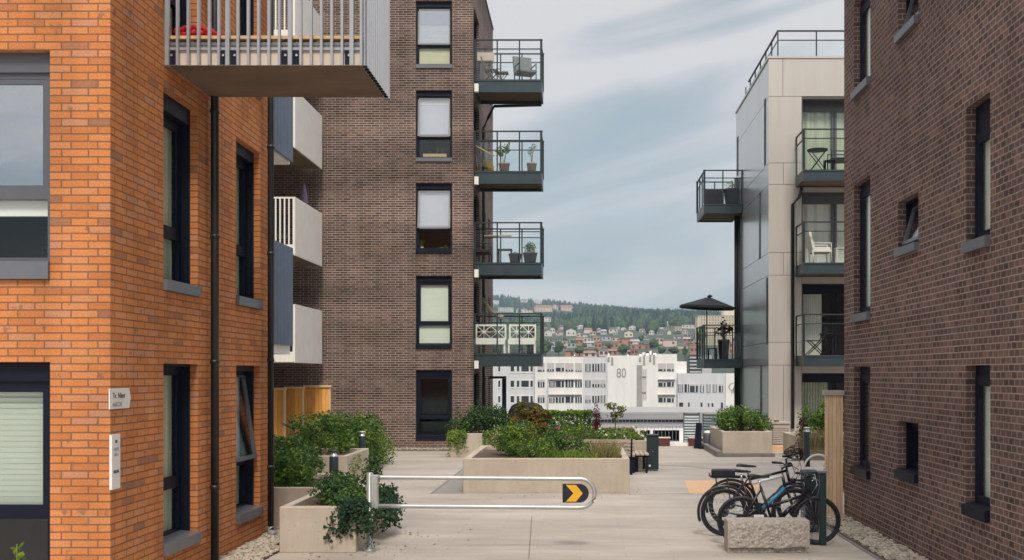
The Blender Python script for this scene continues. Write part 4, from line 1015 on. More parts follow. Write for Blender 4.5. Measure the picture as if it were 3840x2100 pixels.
# right planter
shrub('shrub', (4.85,31.3,.62), [(4.5,31.2,.98,.5,.5,.38),(5.1,31.2,1.0,.5,.6,.34),(5.45,31.0,.9,.35,.4,.28),(4.75,31.7,1.15,.4,.5,.3)], 4800, .075, ['leaf','leaf','leafy'], 'leafy bush heaped in the planter before the pale panelled house', seed=62)
shrub('shrub', (6.9,29.5,.6), [(6.75,29.3,1.1,.55,.4,.5),(7.3,29.4,1.15,.5,.4,.5),(6.5,29.0,.7,.4,.3,.3)], 3400, .08, ['leaf','leafy'], 'green bush above the dark post beside the wooden screen', seed=63)
shrub('shrub', (6.1,28.8,0), [(6.15,28.7,.35,.22,.25,.4),(6.2,28.7,.95,.18,.2,.3),(5.9,28.4,.2,.3,.25,.2)], 1500, .07, ['leafd','leafr'], 'dark climbing plant on the corner by the black downpipe', seed=64)
shrub('shrub', (5.5,21.3,0), [(5.35,21.2,.48,.32,.4,.30),(5.6,21.6,.3,.4,.4,.3),(5.0,20.9,.25,.3,.3,.22)], 2200, .07, ['leafy','leafy','leaf'], 'bright green plants behind the bicycles, beside the wooden screen', 'plant', seed=65)
grasses('dry straw coloured grass hanging below the green bush beside the dark post', (6.6,28.4,.3), (6.1,7.3,28.3,28.55), 500, .6, 'leafs', 66)
# ground plant by the left window
t = thing('plant', (-5.65,9.6,0), 'small light green plant in front of the lower left window', 'plant'); mb = MB(); rnd = random.Random(4)
for i in range(22):
    p = Vector((XX(53,262)+rnd.uniform(-.03,.03), 9.85, ZZ(1400,262)+rnd.uniform(-.06,.10)))
    d = Vector((rnd.gauss(0,1),rnd.gauss(0,.4),rnd.uniform(-.1,1))).normalized()*rnd.uniform(.05,.10); sd = d.cross(Vector((0,1,0))).normalized()*.014
    mb.face([p, p+d*.5+sd, p+d, p+d*.5-sd])
mb.build('foliage', [M['leafy']], t); s = MB(); s.tube([(XX(53,262),9.85,0),(XX(53,262),9.85,ZZ(1365,262))], .006, 5); s.build('stem', [M['leafy']], t)

# a few fallen leaves and crumbs of soil by the planters
q = MB(); rnd = random.Random(99)
for i in range(260):
    bx, by = rnd.choice(((-2.6,13.9),(-2.7,15.2),(-3.4,13.5),(-1.0,20.45),(.6,20.4),(1.2,21.5),(-4.6,22.5),(4.8,30.0)))
    p = Vector((bx+rnd.gauss(0,.45), by+rnd.gauss(0,.35), .008+rnd.random()*.006))
    leaf(q, p, Vector((rnd.gauss(0,.2),rnd.gauss(0,.2),1)), rnd.uniform(.015,.05), .6, 0, rnd)
tag(q.build('fallen_leaves', [M['leafo']]), kind='stuff')
# fence ------------------------------------------------------------------
t = thing('wooden_fence', (-8.2,31.5,0), 'orange stained board fence in stepped panels below the lowest white balcony', 'fence')
for (xa, xb, s_, yt) in ((764,831,79.6,970),(716,763,81.2,974),(678,717,82.8,977)):
    y = F/s_; q = MB(); q.box(XX(xa,s_),XX(xb,s_)-.04,y,y+.03,0.01,ZZ(yt+4,s_)); p_ = q.build('fence_panel', [M['wood']], t)
    q = MB(); q.box(XX(xb,s_)-.04,XX(xb,s_)+.01,y-.02,y+.05,0.01,ZZ(yt+4,s_)); q.build('post', [M['woodcap']], t)
    q = MB(); q.box(XX(xa,s_)-.01,XX(xb,s_)+.03,y-.05,y+.08,ZZ(yt+4,s_)+.002,ZZ(yt,s_)+.02); q.build('cap', [M['woodcap']], t)
t = thing('wooden_screen', (4.2,18.2,0), 'pale vertical board privacy screen standing at the corner of the right brick house', 'screen')
q = MB(); q.box(4.09,4.375,17.22,17.30,0.02,2.02); q.build('board', [M['woodpale']], t)
q = MB(); q.box(4.06,4.385,17.18,17.34,2.022,2.10); q.build('cap', [M['vent']], t)
# bollard lights -----------------------------------------------------------
def bollard(x, y, h, label, hat=True):
    t = thing('bollard_light', (x,y,0), label, 'bollard light', 'dark bollard lights'); q = MB()
    q.lathe([(.082,0.003),(.082,h-.13),(.078,h-.12)], (x,y,0), 20); q.build('post', [M['bollard']], t)
    q = MB(); q.lathe([(.078,h-.12),(.070,h-.105),(.04,h-.055),(.035,h-.03)], (x,y,0), 20); q.build('reflector', [M['bolcap']], t)
    q = MB(); q.lathe([(.086,h-.03),(.086,h-.008),(.06,h)], (x,y,0), 20); q.build('lamp_cap', [M['bollard'] if hat else M['bolcap']], t)
bollard(XX(840,139), F/139, ZZ(1131,139), 'dark bollard light with silver reflector standing in the bush, nearer of the left pair')
bollard(XX(911,105), F/105, ZZ(1084,105), 'dark bollard light by the shrubs, farther of the left pair', False)
bollard(XX(2030,98), F/98, ZZ(1074,98), 'dark bollard light beside the wooden screen on the right', False)
# barrier -------------------------------------------------------------------
sB = 187.0; yB = F/sB
t = thing('barrier_gate', (XX(933,sB),yB,0), 'galvanised swing barrier with rounded end and black and yellow chevron plate', 'barrier')
xp = XX(929,sB); zt_, zb_ = ZZ(1200,sB), ZZ(1272,sB); xe = XX(1460,sB)
q = MB(); q.lathe([(.055,0.0),(.055,.05),(.045,.055),(.045,zt_+.05),(.038,zt_+.06)], (xp,yB+.03,0), 18); q.lathe([(.11,0.002),(.11,.018),(.10,.022)], (xp,yB+.03,0), 18); q.build('post', [M['galv']], t)
q = MB(); q.bbox(XX(933,sB),XX(952,sB),yB-.05,yB+.02,zb_-.03,zt_+.035,.012); q.build('hinge_plate', [M['galv']], t)
rc = (zt_-zb_)/2; zc = (zt_+zb_)/2; pts = [(XX(950,sB),yB-.015,zt_+.012)]
for i in range(9): pts.append((XX(960,sB)+(xe-XX(960,sB))*i/8, yB-.015, zt_-.022*i/8))
zc -= .022
for i in range(1,16):
    a = R(90-180*i/16); pts.append((xe+rc*math.cos(a), yB-.015, zc+rc*math.sin(a)))
for i in range(9): pts.append((xe+(XX(950,sB)-xe)*i/8, yB-.015, zb_-.022+.022*i/8))
q = MB(); q.tube(pts, .028, 14); q.build('arm', [M['galv']], t)
q = MB()
pl = [(XX(1415,sB), zc-.126),(xe-.01, zc-.126)]
for i in range(1,12):
    a = R(-90+180*i/12); pl.append((xe-.01+.126*math.cos(a)*.98, zc+.126*math.sin(a)))
pl += [(xe-.01, zc+.126),(XX(1415,sB), zc+.126)]
q.prism(pl, yB-.020, yB-.008, 'xz'); pn = q.build('sign_plate', [M['black']], t)
q = MB(); x0 = XX(1420,sB); d_ = .125; w_ = .125
q.prism([(x0+.02,zc+.112),(x0+.02+.135,zc+.112),(x0+.245,zc),(x0+.02+.135,zc-.112),(x0+.02,zc-.112),(x0+.12,zc)], yB-.0245, yB-.0205, 'xz'); q.build('chevron', [M['yellow']], pn)
# granite block --------------------------------------------------------------
def granite():
    x0, x1 = XX(1831,190), XX(2037,190); y0 = F/190; y1 = y0+.34; h = .425; rnd = random.Random(2)
    mb = MB(); n, k = 96, 40
    def fp(i, j):
        u, v = i/n, j/k; x = x0+(x1-x0)*u; z = h*v
        e = min(1, min(u,1-u)*18, (1-v)*9)
        d = .012*noise.noise(Vector((x*4,z*5,3)))+.014*noise.noise(Vector((x*12,z*14,7)))+.011*noise.noise(Vector((x*34,z*34,1)))
        lip = .05 if v < .16+.05*noise.noise(Vector((x*4,0,0))) else 0
        return (x, y0 - .005 - (d+.01)*e - .0 + lip*min(1,e), z+.003)
    for i in range(n):
        for j in range(k): mb.face([fp(i,j),fp(i+1,j),fp(i+1,j+1),fp(i,j+1)],0,False)
    for i in range(n):
        mb.face([fp(i,k),fp(i+1,k),(fp(i+1,k)[0],y1,h+.003),(fp(i,k)[0],y1,h+.003)])
        mb.face([fp(i,0),fp(i+1,0),(fp(i+1,0)[0],y1,.003),(fp(i,0)[0],y1,.003)])
    for j in range(k):
        for i in (0,n): mb.face([fp(i,j),fp(i,j+1),(fp(i,j+1)[0],y1,fp(i,j+1)[2]),(fp(i,j)[0],y1,fp(i,j)[2])])
    mb.face([(x0,y1,.003),(x1,y1,.003),(x1,y1,h+.003),(x0,y1,h+.003)])
    tag(mb.build('granite_block', [M['granite']], None, ((x0+x1)/2,y0,0)), 'rough hewn grey granite block in front of the parked bicycles', 'stone block')
granite()
# cabinets and posts ------------------------------------------------------------
t = thing('cabinet', (XX(1642,103),F/103,0), 'slim dark green cabinet standing by the bench at the planter end', 'cabinet')
x0, x1, y0 = XX(1628,103), XX(1657,103), F/103
q = MB(); q.bbox(x0,x1,y0,y0+.3,.05,ZZ(1097,103),.012); q.box(x0+.02,x1-.02,y0+.02,y0+.28,.003,.05,1); q.build('body', [M['cab'],M['sill']], t)
q = MB(); q.bbox(x0-.012,x1+.012,y0-.012,y0+.312,ZZ(1097,103)+.001,ZZ(1094,103)+.01,.01); q.build('lid', [M['cab']], t)
q = MB(); q.box(x0+.04,x0+.085,y0-.006,y0-.001,.11,.16); q.build('sticker', [M['signw']], t)
q = MB(); q.tube([((x0+x1)/2,y0-.001,.48),((x0+x1)/2,y0-.012,.48)], .013, 10); q.build('lock', [M['chrome']], t)
t = thing('cabinet', (XX(2040,174),15.4,0), 'low dark green cabinet standing behind the bicycles next to the dark square post', 'cabinet')
q = MB(); q.bbox(XX(2026,168),XX(2062,168),F/168,F/168+.35,.04,.88,.015); q.box(XX(2028,168),XX(2060,168),F/168+.03,F/168+.32,.003,.04); q.build('body', [M['cab']], t)
q = MB(); q.bbox(XX(2024,168),XX(2064,168),F/168-.01,F/168+.36,.882,.912,.012); q.build('lid', [M['cab']], t)
t = thing('square_post', (XX(2071,182),F/182,0), 'dark green square steel post in front of the bicycle wheel', 'post')
q = MB(); q.bbox(XX(2063,182),XX(2079.5,182),F/182,F/182+.09,.003,1.0,.008); q.build('post', [M['cab']], t)
q = MB(); q.bbox(XX(2060,182),XX(2081,182),F/182-.012,F/182+.10,1.002,1.03,.006); q.build('cap', [M['sill']], t)
# benches ---------------------------------------------------------------------
def bench(x, y, rz, w, label):
    t = thing('bench', (x,y,0), label, 'bench')
    ca, sa = math.cos(rz), math.sin(rz)
    def W(mb):
        for i, v in enumerate(mb.v): mb.v[i] = (x+v[0]*ca-v[1]*sa, y+v[0]*sa+v[1]*ca, v[2])
        return mb
    q = MB()
    for i in range(4): q.box(-w/2,w/2,.02+i*.11,.11+i*.11,.43,.465)
    W(q).build('seat', [M['benchw']], t)
    q = MB()
    for i in range(4):
        z = .52+i*.085; yy = .47+.03*i; q.box(-w/2,w/2,yy,yy+.03,z,z+.07)
    W(q).build('backrest', [M['benchw']], t)
    for sx in (-w/2+.08, w/2-.08):
        q = MB(); q.tube([(sx,.0,.41),(sx,.44,.41),(sx,.48,.5),(sx,.60,.86)], .024, 8); q.box(sx-.03,sx+.03,.05,.10,.003,.4); q.box(sx-.03,sx+.03,.36,.41,.003,.4); W(q).build('leg', [M['frame']], t)
    return t
bench(XX(1517,103)+.05, 24.75, R(180), 1.35, 'slatted wooden bench behind the middle planter, seen through the grasses')
bench(1.66, 25.3, R(90), 1.2, 'slatted bench beside the slim green cabinet, seen end on')
q = MB(); q.bbox(1.09,1.40,F/104.0,F/104+.5,.004,.36,.01); tag(q.build('dark_box', [M['frame']], None, (1.2,25.2,0)), 'low black box under the bench end beside the slim cabinet', 'box')
# things near the pale house ------------------------------------------------------
q = MB()
q.box(XX(1803,88),XX(1818,88),F/88,F/76,.003,.16); q.box(XX(1818,88),XX(1950,88),F/88,F/88+.25,.003,.10); tag(q.build('kerb', [M['kerb']]), kind='structure')
t = thing('ventilation_box', (XX(1965,80),32.2,0), 'beige louvred ventilation box against the pale panelled house', 'ventilation box')
q = MB(); xv0, xv1, yv = XX(1944,80.5), XX(1986,80.5), F/80.5; q.box(xv0,xv1,yv,yv+.9,.16,.82); q.build('housing', [M['vent']], t)
q = MB()
for i in range(8): q.box(xv0+.01,xv1-.01,yv-.03,yv-.002,.20+i*.07,.245+i*.07)
q.build('louvre', [M['vent']], t); q = MB(); q.box(xv0-.03,xv1+.03,yv-.04,yv+.92,.822,.87); q.build('lid', [M['vent']], t)
q = MB(); q.box(XX(1943,82),XX(1990,82),F/82,F/82+.4,.003,.16); tag(q.build('wooden_step', [M['peach']], None, (6.2,31.7,0)), 'orange brown wooden step below the ventilation box', 'step')
t = thing('broom', (XX(1955,80),32.0,.8), 'long wooden broom handle leaning on the pale panelled wall above the ventilation box', 'broom'); q = MB()
q.tube([(XX(1956,80.5),F/80.5+.2,.87),(XX(1948,78),F/77.6,ZZ(1043,78))], .014, 7); q.build('handle', [M['deck']], t)
q = MB(); q.box(XX(1956,80.5)-.08,XX(1956,80.5)+.08,F/80.5+.17,F/80.5+.23,.872,.93); q.build('broom_head', [M['teak']], t)
t = thing('steel_hoop', (4.9,21.0,0), 'white curved bicycle hoop beside the wooden screen', 'bicycle hoop'); q = MB()
q.torus((XX(2058,118),F/118,.35), .30, .022, 'y', 24, 8, 0, 0, 180)
q.tube([(XX(2058,118)-.30,F/118,.35),(XX(2058,118)-.30,F/118,.003)], .022, 8); q.tube([(XX(2058,118)+.30,F/118,.35),(XX(2058,118)+.30,F/118,.003)], .022, 8); q.build('hoop', [M['white']], t)
# dark domed cover and pergola frame by the tower
t = thing('garden_cover', (-1.7,33.0,0), 'dark domed furniture cover behind the shrubs right of the brick tower', 'cover'); q = MB()
xc, yc = XX(1324,77), F/76.5; q.lathe([(.66,.003),(.66,.55),(.64,.9),(.60,1.15),(.50,1.33),(.34,1.42),(.1,1.45)], (xc,yc,0), 24); q.build('canopy', [M['parasol']], t)
q = MB(); q.torus((xc,yc,.72), .67, .03, 'z', 28, 6); q.build('hem', [M['sill']], t)
t = thing('pergola_frame', (-2.3,34,0), 'thin black steel portal frame at the corner of the brick tower', 'frame'); q = MB()
s_ = 77.0; q.box(XX(1230,s_),XX(1268,s_)+.06,33.9,33.98,ZZ(946,s_)-.08,ZZ(946,s_)); q.build('beam', [M['frame']], t)
q = MB(); q.box(XX(1262,s_),XX(1268,s_)+.06,33.9,33.98,.003,ZZ(946,s_)-.082); q.build('post', [M['frame']], t)
# plaza edge: louvred screens, leaning board, low seats
t = thing('louvre_screen', (4.2,34.3,0), 'grey slatted louvre enclosure at the far edge of the plaza', 'louvre screen')
def louv(xa, xb, ya, yb, z1, nm='louvre'):
    q = MB(); n = int(z1/.09)
    for i in range(n):
        z = .03+i*.09; d = Vector((yb-ya, xb-xa, 0)); 
        q.face([(xa,ya,z),(xb,yb,z),(xb,yb+.03,z+.06),(xa,ya+.03,z+.06)]); q.face([(xa,ya+.001,z),(xb,yb+.001,z),(xb,yb+.031,z+.06),(xa,ya+.031,z+.06)])
        q.face([(xa,ya,z),(xb,yb,z),(xb,yb+.03,z),(xa,ya+.03,z)])
    for x,y in ((xa,ya),(xb,yb)): q.box(x-.03,x+.03,y+.03,y+.09,.003,z1+.03,1)
    q.box(xa,xb,max(ya,yb)+.10,max(ya,yb)+.11,.01,z1,1)
    q.build(nm, [M['louver'],M['frameg']], t)
s_ = 76.0
louv(XX(1722,s_),XX(1759,s_),34.25,34.25,ZZ(1040,s_)); louv(XX(1766,s_)+.05,XX(1812,s_),34.2,33.6,ZZ(1042,s_))
t = thing('leaning_board', (3.9,33.2,0), 'tall black board leaning by the grey louvre enclosure', 'board'); q = MB()
q.prism([(XX(1746,79),.003),(XX(1764,79),.003),(XX(1766,79),ZZ(1064,79)),(XX(1752,79),ZZ(1063,79)),(XX(1751,79),ZZ(1072,79))], F/79, F/79+.09, 'xz'); q.build('board', [M['frame']], t)
q = MB(); q.box(XX(1757,79),XX(1770,79),F/79-.2,F/79-.002,.003,.08); q.build('foot', [M['frame']], t)
for k, (xa, xb) in enumerate(((1661,1690),(1738,1775))):
    t = thing('low_seat', (XX((xa+xb)/2,78),F/78,0), 'dark red low seat at the plaza edge, ' + ('left of the gap' if k == 0 else 'behind the leaning black board'), 'seat', 'dark red low seats'); q = MB()
    x0, x1 = XX(xa,78), XX(xb,78); q.bbox(x0,x1,34.0,34.35,.003,.26,.01); q.build('base', [M['maroon']], t); q = MB(); q.box(x0,x1+.02,33.98,34.36,.262,.29); q.build('seat', [M['canvas']], t)
q = MB(); xs0, xs1 = .55, 3.35
for i in range(23): q.box(xs0+i*.12,xs0+.012+i*.12,34.5,34.512,.003,1.0)
q.box(xs0,xs0+2.65,34.498,34.516,1.0,1.03); tag(q.build('mesh_fence', [M['louver']], None, (1.9,34.5,0)), 'thin wire railing along the far plaza edge behind the young tree', 'fence')
q = MB(); q.box(XX(1690,78),XX(1738,78),34.1,34.3,.003,.11); tag(q.build('white_ledge', [M['white']], None, (3.3,34.2,0)), 'low white ledge between the two dark red seats', 'ledge')
t = thing('grey_canister', (4.6,33.4,0), 'rounded grey lidded canister beside the leaning black board', 'canister'); q = MB()
q.lathe([(.16,.003),(.17,.1),(.17,.42),(.15,.47)], (XX(1785,79),33.2,0), 16); q.build('body', [M['frameg']], t); q = MB(); q.lathe([(.16,.472),(.15,.52),(.05,.56)], (XX(1785,79),33.2,0), 16); q.build('lid', [M['white']], t)
# wall signs --------------------------------------------------------------------
def text(parent, body, size, loc, rot, m, sx=1.0, ext=.0015, name='lettering', al='LEFT'):
    c = bpy.data.curves.new(name, 'FONT'); c.body = body; c.size = size; c.extrude = ext; c.align_x = al
    o_ = bpy.data.objects.new(name, c); col.objects.link(o_); bpy.context.view_layer.update()
    me = bpy.data.meshes.new_from_object(o_.evaluated_get(bpy.context.evaluated_depsgraph_get())); bpy.data.objects.remove(o_)
    me.materials.clear(); me.materials.append(m); o = bpy.data.objects.new(name, me); col.objects.link(o)
    off = ORG.get(parent.name, Vector((0,0,0))); o.parent = parent; o.location = Vector(loc)-off; o.rotation_euler = rot; o.scale = (sx,1,1)
    return o
ys0, ys1 = F*4.6/1188, F*4.6/1135
t = thing('street_sign', (XL,ys0,2.3), 'white arrow ended street name plate on the corner of the orange house', 'sign')
zt_, zb_ = ZZ(977,257), ZZ(1029,257); q = MB(); zm = (zt_+zb_)/2
q.prism([(ys0,zt_),(ys1-.035,zt_),(ys1,zm),(ys1-.035,zb_),(ys0,zb_)], XL+.006, XL+.016, 'yz'); pl = q.build('plate', [M['signw']], t)
text(pl, 'Tr. Niter', .075, (XL+.0185,ys0+.06,zt_-.095), (R(90),0,R(90)), M['ink'], 1.0)
text(pl, '44BCDE', .065, (XL+.0185,ys0+.05,zb_+.025), (R(90),0,R(90)), M['inkg'], .95)
t = thing('entry_panel', (XL,ys0,1.5), 'tall narrow white entry panel below the street name plate', 'panel')
y0, y1 = F*4.6/1186, F*4.6/1165; za, zb_ = ZZ(1229,255), ZZ(1092,255)
q = MB(); q.box(XL+.004,XL+.03,y0,y1,za,zb_); pl = q.build('plate', [M['signw']], t)
ym = (y0+y1)/2
text(pl, 'H0107', .05, (XL+.032,ym,zb_-.16), (R(90),0,R(90)), M['inkg'], .8, al='CENTER'); text(pl, 'OPPG A', .04, (XL+.032,ym,zb_-.21), (R(90),0,R(90)), M['inkg'], .7, al='CENTER'); text(pl, 'INNGANG', .045, (XL+.032,ym,zb_-.38), (R(90),0,R(90)), M['ink'], .55, al='CENTER')
q = MB(); q.box(XL+.031,XL+.034,ym-.02,ym+.02,zb_-.085,zb_-.055); q.build('call_button', [M['ink']], pl)

# ------------------------------------------------------------------ balcony furniture
def at(o, x, y, z, rz=0):
    o.location = (x,y,z); o.rotation_euler = (0,0,rz); return o
def fold_chair(label, frame='teak', seatm='teak', back=.85):
    t = thing('folding_chair', (0,0,0), label, 'chair'); 
    for y in (-.2,.2):
        q = MB(); q.tube([(-.25,y,0),(.22,y,.45),(.30,y,.45)], .018, 6); q.build('leg', [M[frame]], t)
        q = MB(); q.tube([(.28,y,0),(-.18,y,.45),(-.32,y,back)], .018, 6); q.build('leg', [M[frame]], t)
    q = MB(); 
    for i in range(5): q.box(-.2+i*.09,-.13+i*.09,-.2,.2,.44,.46)
    q.build('seat', [M[seatm]], t); q = MB()
    for i in range(4):
        z = .55+i*.08; x = -.18-.14*(z-.45)/.4; q.box(x-.012,x+.012,-.2,.2,z,z+.055)
    q.build('backrest', [M[seatm]], t); return t
def arm_chair(label, m='rattan', cat='chair', w=.62, back=.92, cushion=None):
    t = thing('armchair', (0,0,0), label, cat)
    q = MB(); q.bbox(-.3,.3,-w/2,w/2,.34,.42,.02); q.build('seat', [M[m]], t)
    q = MB(); q.prism([(-.30,.40),(-.22,.40),(-.36,back),(-.44,back)], -w/2, w/2, 'xz'); q.build('backrest', [M[m]], t)
    for y in (-w/2+.03, w/2-.03):
        q = MB(); q.tube([(.28,y,0),(.28,y,.62),(-.32,y,.62)], .022, 7); q.build('armrest', [M[m]], t)
        q = MB(); q.tube([(-.28,y,0),(-.3,y,.4)], .022, 7); q.build('leg', [M[m]], t)
    if cushion: q = MB(); q.bbox(-.24,.3,-w/2+.05,w/2-.05,.421,.50,.03); q.build('cushion', [M[cushion]], t)
    return t
def table(label, m, h=.7, r=.3, square=False, xleg=False):
    t = thing('table', (0,0,0), label, 'table'); q = MB()
    if square: q.bbox(-r,r,-r*.7,r*.7,h-.04,h,.008)
    else: q.lathe([(r,h-.03),(r,h-.004),(r-.01,h)], (0,0,0), 20)
    q.build('table_top', [M[m]], t)
    if xleg:
        for y in (-.15,.15):
            for s in (-1,1):
                q = MB(); q.tube([(-r*.8*s,y,0),(r*.8*s,y,h-.03)], .014, 6); q.build('leg', [M[m]], t)
    else:
        for sx in (-1,1):
            for sy in (-1,1): q = MB(); q.box(sx*r*.85-.02,sx*r*.85+.02,sy*r*.55-.02,sy*r*.55+.02,0,h-.041); q.build('leg', [M[m]], t)
    return t
def pot_plant(label, h=.35, r=.16, potm='pot', blobs=None, n=200, size=.08, lm=('leaf',), seed=1, stem=.5, cat='potted plant'):
    t = thing('potted_plant', (0,0,0), label, cat); q = MB(); q.lathe([(r*.72,0),(r*.95,h*.85),(r,h*.86),(r,h)], (0,0,0), 14); q.build('pot', [M[potm]], t)
    q = MB(); rnd = random.Random(seed)
    for i, k in enumerate(lm): foliage(q, blobs, n//len(lm), size, i, rnd, thr=-.2, ns=4)
    q.build('foliage', [M[k] for k in lm], t)
    q = MB()
    for b in blobs: q.tube([(0,0,h-.02),(b[0]*.4,b[1]*.4,(h+b[2])/2),(b[0],b[1],b[2])], .011, 5, 0, True, .006)
    q.build('stem', [M['bark']], t); return t
S4 = 76.8; yb_ = 33.75
at(fold_chair('dark folding chair on the topmost balcony of the brick tower'), XX(1236,S4), yb_, 11.83, 0)
at(table('small folding side table beside the chair on the topmost tower balcony', 'teak', .42, .22, True, True), XX(1262,S4), yb_+.1, 11.83)
at(arm_chair('grey woven armchair on the topmost balcony of the brick tower', back=1.0), XX(1322,S4), yb_, 11.83, R(-70))
q = MB(); q.box(XX(1197,S4),XX(1240,S4),34.3,34.36,12.78,13.05); tag(q.build('rolled_screen', [M['canvas']], None, (-3.1,34.3,12.8)), 'pale fabric windbreak hanging at the back of the topmost tower balcony', 'windbreak')
# yellow hanging chair
t = thing('hanging_chair', (XX(1218,S4),yb_,8.9), 'yellow hammock chair on the second highest tower balcony', 'hammock chair'); q = MB()
xa, xb = XX(1196,S4), XX(1243,S4)
for i in range(9):
    for j in range(8):
        def hp(i,j):
            u, v = i/9, j/8; x = xa+(xb-xa)*u; sag = ZZ(371,S4)-.28*u-.62*math.sin(u*2.2)*(.55+.45*math.sin(v*3.14)); return (x, yb_-.3+.6*v, max(8.95, sag))
        q.face([hp(i,j),hp(i+1,j),hp(i+1,j+1),hp(i,j+1)],0,True)
q.build('hammock', [M['yfab']], t); q = MB(); q.tube([(xa,yb_-.3,ZZ(371,S4)),(xb+.05,yb_-.25,ZZ(398,S4))], .018, 6); q.tube([(xa+.1,yb_+.1,8.9),(xa-.0,yb_-.1,ZZ(366,S4))], .02, 6); q.build('stand', [M['yfab']], t)
at(pot_plant('leafy lemon tree in a clay pot on the second highest tower balcony', .36,.19,'pot',[(-.14,0,.72,.14,.12,.16),(.06,0,.82,.16,.12,.14),(.16,0,.98,.08,.08,.08)],170,.10,('leaf','leafy'),3), XX(1269,S4), yb_, 8.9)
at(pot_plant('thin straw coloured plant at the outer end of the second highest tower balcony', .36,.17,'pot',[(-.05,0,.75,.1,.1,.2),(.08,0,.9,.1,.1,.12)],110,.06,('leafs',),4), XX(1338,S4), yb_, 8.9)
# level two
at(arm_chair('dark slatted bench at the wall end of the third highest tower balcony', 'potd', 'bench', 1.0, .95), XX(1213,S4), yb_, 5.97, R(0))
at(table('dark square table on the third highest tower balcony', 'potd', .48, .24, True), XX(1271,S4), yb_, 5.97)
at(pot_plant('dark wide pot by the table on the third highest tower balcony', .32,.22,'potd',[(0,0,.34,.1,.1,.05)],40,.05,('leafd',),5), XX(1297,S4), yb_-.1, 5.97)
at(pot_plant('round clipped shrub in a dark pot on the third highest tower balcony', .36,.24,'potd',[(0,0,.52,.2,.2,.2)],420,.06,('leafy','leaf'),6), XX(1334,S4), yb_, 5.97)
q = MB(); q.tube([(XX(1215,S4),34.3,6.95),(XX(1285,S4),34.3,6.97)], .035, 8); tag(q.build('clothes_pole', [M['canvas']], None, (-2.8,34.3,6.9)), 'pale horizontal pole along the back of the third highest tower balcony', 'pole')
# level one lattice benches
def lattice(x0, x1, label):
    t = thing('lattice_bench', ((x0+x1)/2,yb_,3.05), label, 'bench', 'white lattice backed benches'); z0 = 3.05
    q = MB()
    for x in (x0, x1-.05): q.box(x,x+.05,yb_,yb_+.05,z0,z0+.95); q.box(x,x+.05,yb_-.5,yb_-.45,z0,z0+.45)
    q.build('leg', [M['white']], t); q = MB(); q.box(x0,x1,yb_-.52,yb_+.05,z0+.40,z0+.44); q.box(x0,x1,yb_-.52,yb_-.5,z0+.28,z0+.399); q.build('seat', [M['white']], t)
    q = MB(); q.box(x0+.05,x1-.05,yb_+.01,yb_+.04,z0+.89,z0+.945); q.box(x0+.05,x1-.05,yb_+.01,yb_+.04,z0+.46,z0+.50)
    w = (x1-x0-.1)/2
    for k in range(2):
        a = x0+.05+k*w
        for (xa,za,xb,zb2) in ((a,.5,a+w,.89),(a,.89,a+w,.5),(a+w/2,.5,a+w/2,.89),(a,.7,a+w,.7)): q.tube([(xa,yb_+.025,z0+za),(xb,yb_+.025,z0+zb2)], .012, 5)
    q.build('backrest', [M['white']], t)
lattice(XX(1197,S4),XX(1274,S4),'white lattice backed bench on the lowest tower balcony, next to the wall'); lattice(XX(1281,S4),XX(1349,S4),'white lattice backed bench at the outer end of the lowest tower balcony')
at(pot_plant('spiky dark plant in a black pot behind the outer white bench of the tower', .5,.14,'potd',[(0,0,.75,.2,.15,.2)],90,.14,('leafr','leafd'),7), XX(1333,S4), yb_+.3, 3.05)
t = thing('folded_parasol', (-3.2,34.3,3.05), 'cream fabric parasol folded and tilted above the lowest tower balcony', 'parasol'); q = MB()
q.tube([(XX(1212,S4),34.2,ZZ(752,S4)),(XX(1232,S4),34.2,ZZ(777,S4)),(XX(1262,S4),34.2,ZZ(797,S4))], .03, 8, 0, True, .10); q.build('canopy', [M['canvas']], t)
q = MB(); q.tube([(XX(1213,S4),34.2,3.05),(XX(1213,S4),34.2,ZZ(745,S4)),(XX(1245,S4),34.2,ZZ(790,S4))], .018, 7); q.build('pole', [M['canvas']], t)
# grey house balconies
yg = 33.0; S5 = 78.6
at(table('round folding bistro table on the top front balcony of the pale house', 'frame', .72, .33, False, True), XX(2055,S5), yg, 8.82)
at(arm_chair('dark green armchair on the top front balcony of the pale house', 'cab', back=1.0), XX(2108,S5), yg, 8.82, R(180))
at(table('low dark stool beside the bistro table on the pale house balcony', 'frame', .35, .16, True), XX(2082,S5), yg-.1, 8.82)
at(arm_chair('white cushioned armchair on the middle front balcony of the pale house', 'facew', back=.98, cushion='facew'), XX(2062,S5), yg, 5.9, R(0))
at(table('white side table beside the white armchair on the pale house balcony', 'facew', .5, .2, True), XX(2115,S5), yg, 5.9)
at(fold_chair('thin black metal chair on the lowest front balcony of the pale house', 'frame', 'frame', .9), XX(2050,S5), yg, 2.99, R(180))
at(table('thin black metal table on the lowest front balcony of the pale house', 'frame', .68, .3, False, True), XX(2083,S5), yg, 2.99)
q = MB(); xa, xb = XX(1776,65.5), XX(1824,65.5); q.bbox(xa,xb,40.0,40.3,8.85,9.55,.02); tag(q.build('planter_box', [M['potd']], None, (5.1,40,8.85)), 'black planter box on the upper side balcony of the pale house', 'planter box')
at(pot_plant('pale plant in a dark tub on the upper side balcony of the pale house', .7,.33,'potd',[(0,0,.85,.25,.2,.18),(-.1,0,.6,.3,.2,.2)],260,.07,('leafs','leafy'),8), XX(1845,65.5), 40.1, 8.85)
t = thing('parasol', (XX(1778,65),40.0,2.97), 'open black parasol above the lower side balcony of the pale house', 'parasol'); q = MB()
px_, pz = XX(1778,65), ZZ(746,65); n = 8
def pr(k, r, z, tl=0): a = 2*math.pi*(k+.5)/n; return (px_+r*math.cos(a), 40.0+r*math.sin(a)*.8, z - .05*math.cos(a)*r)
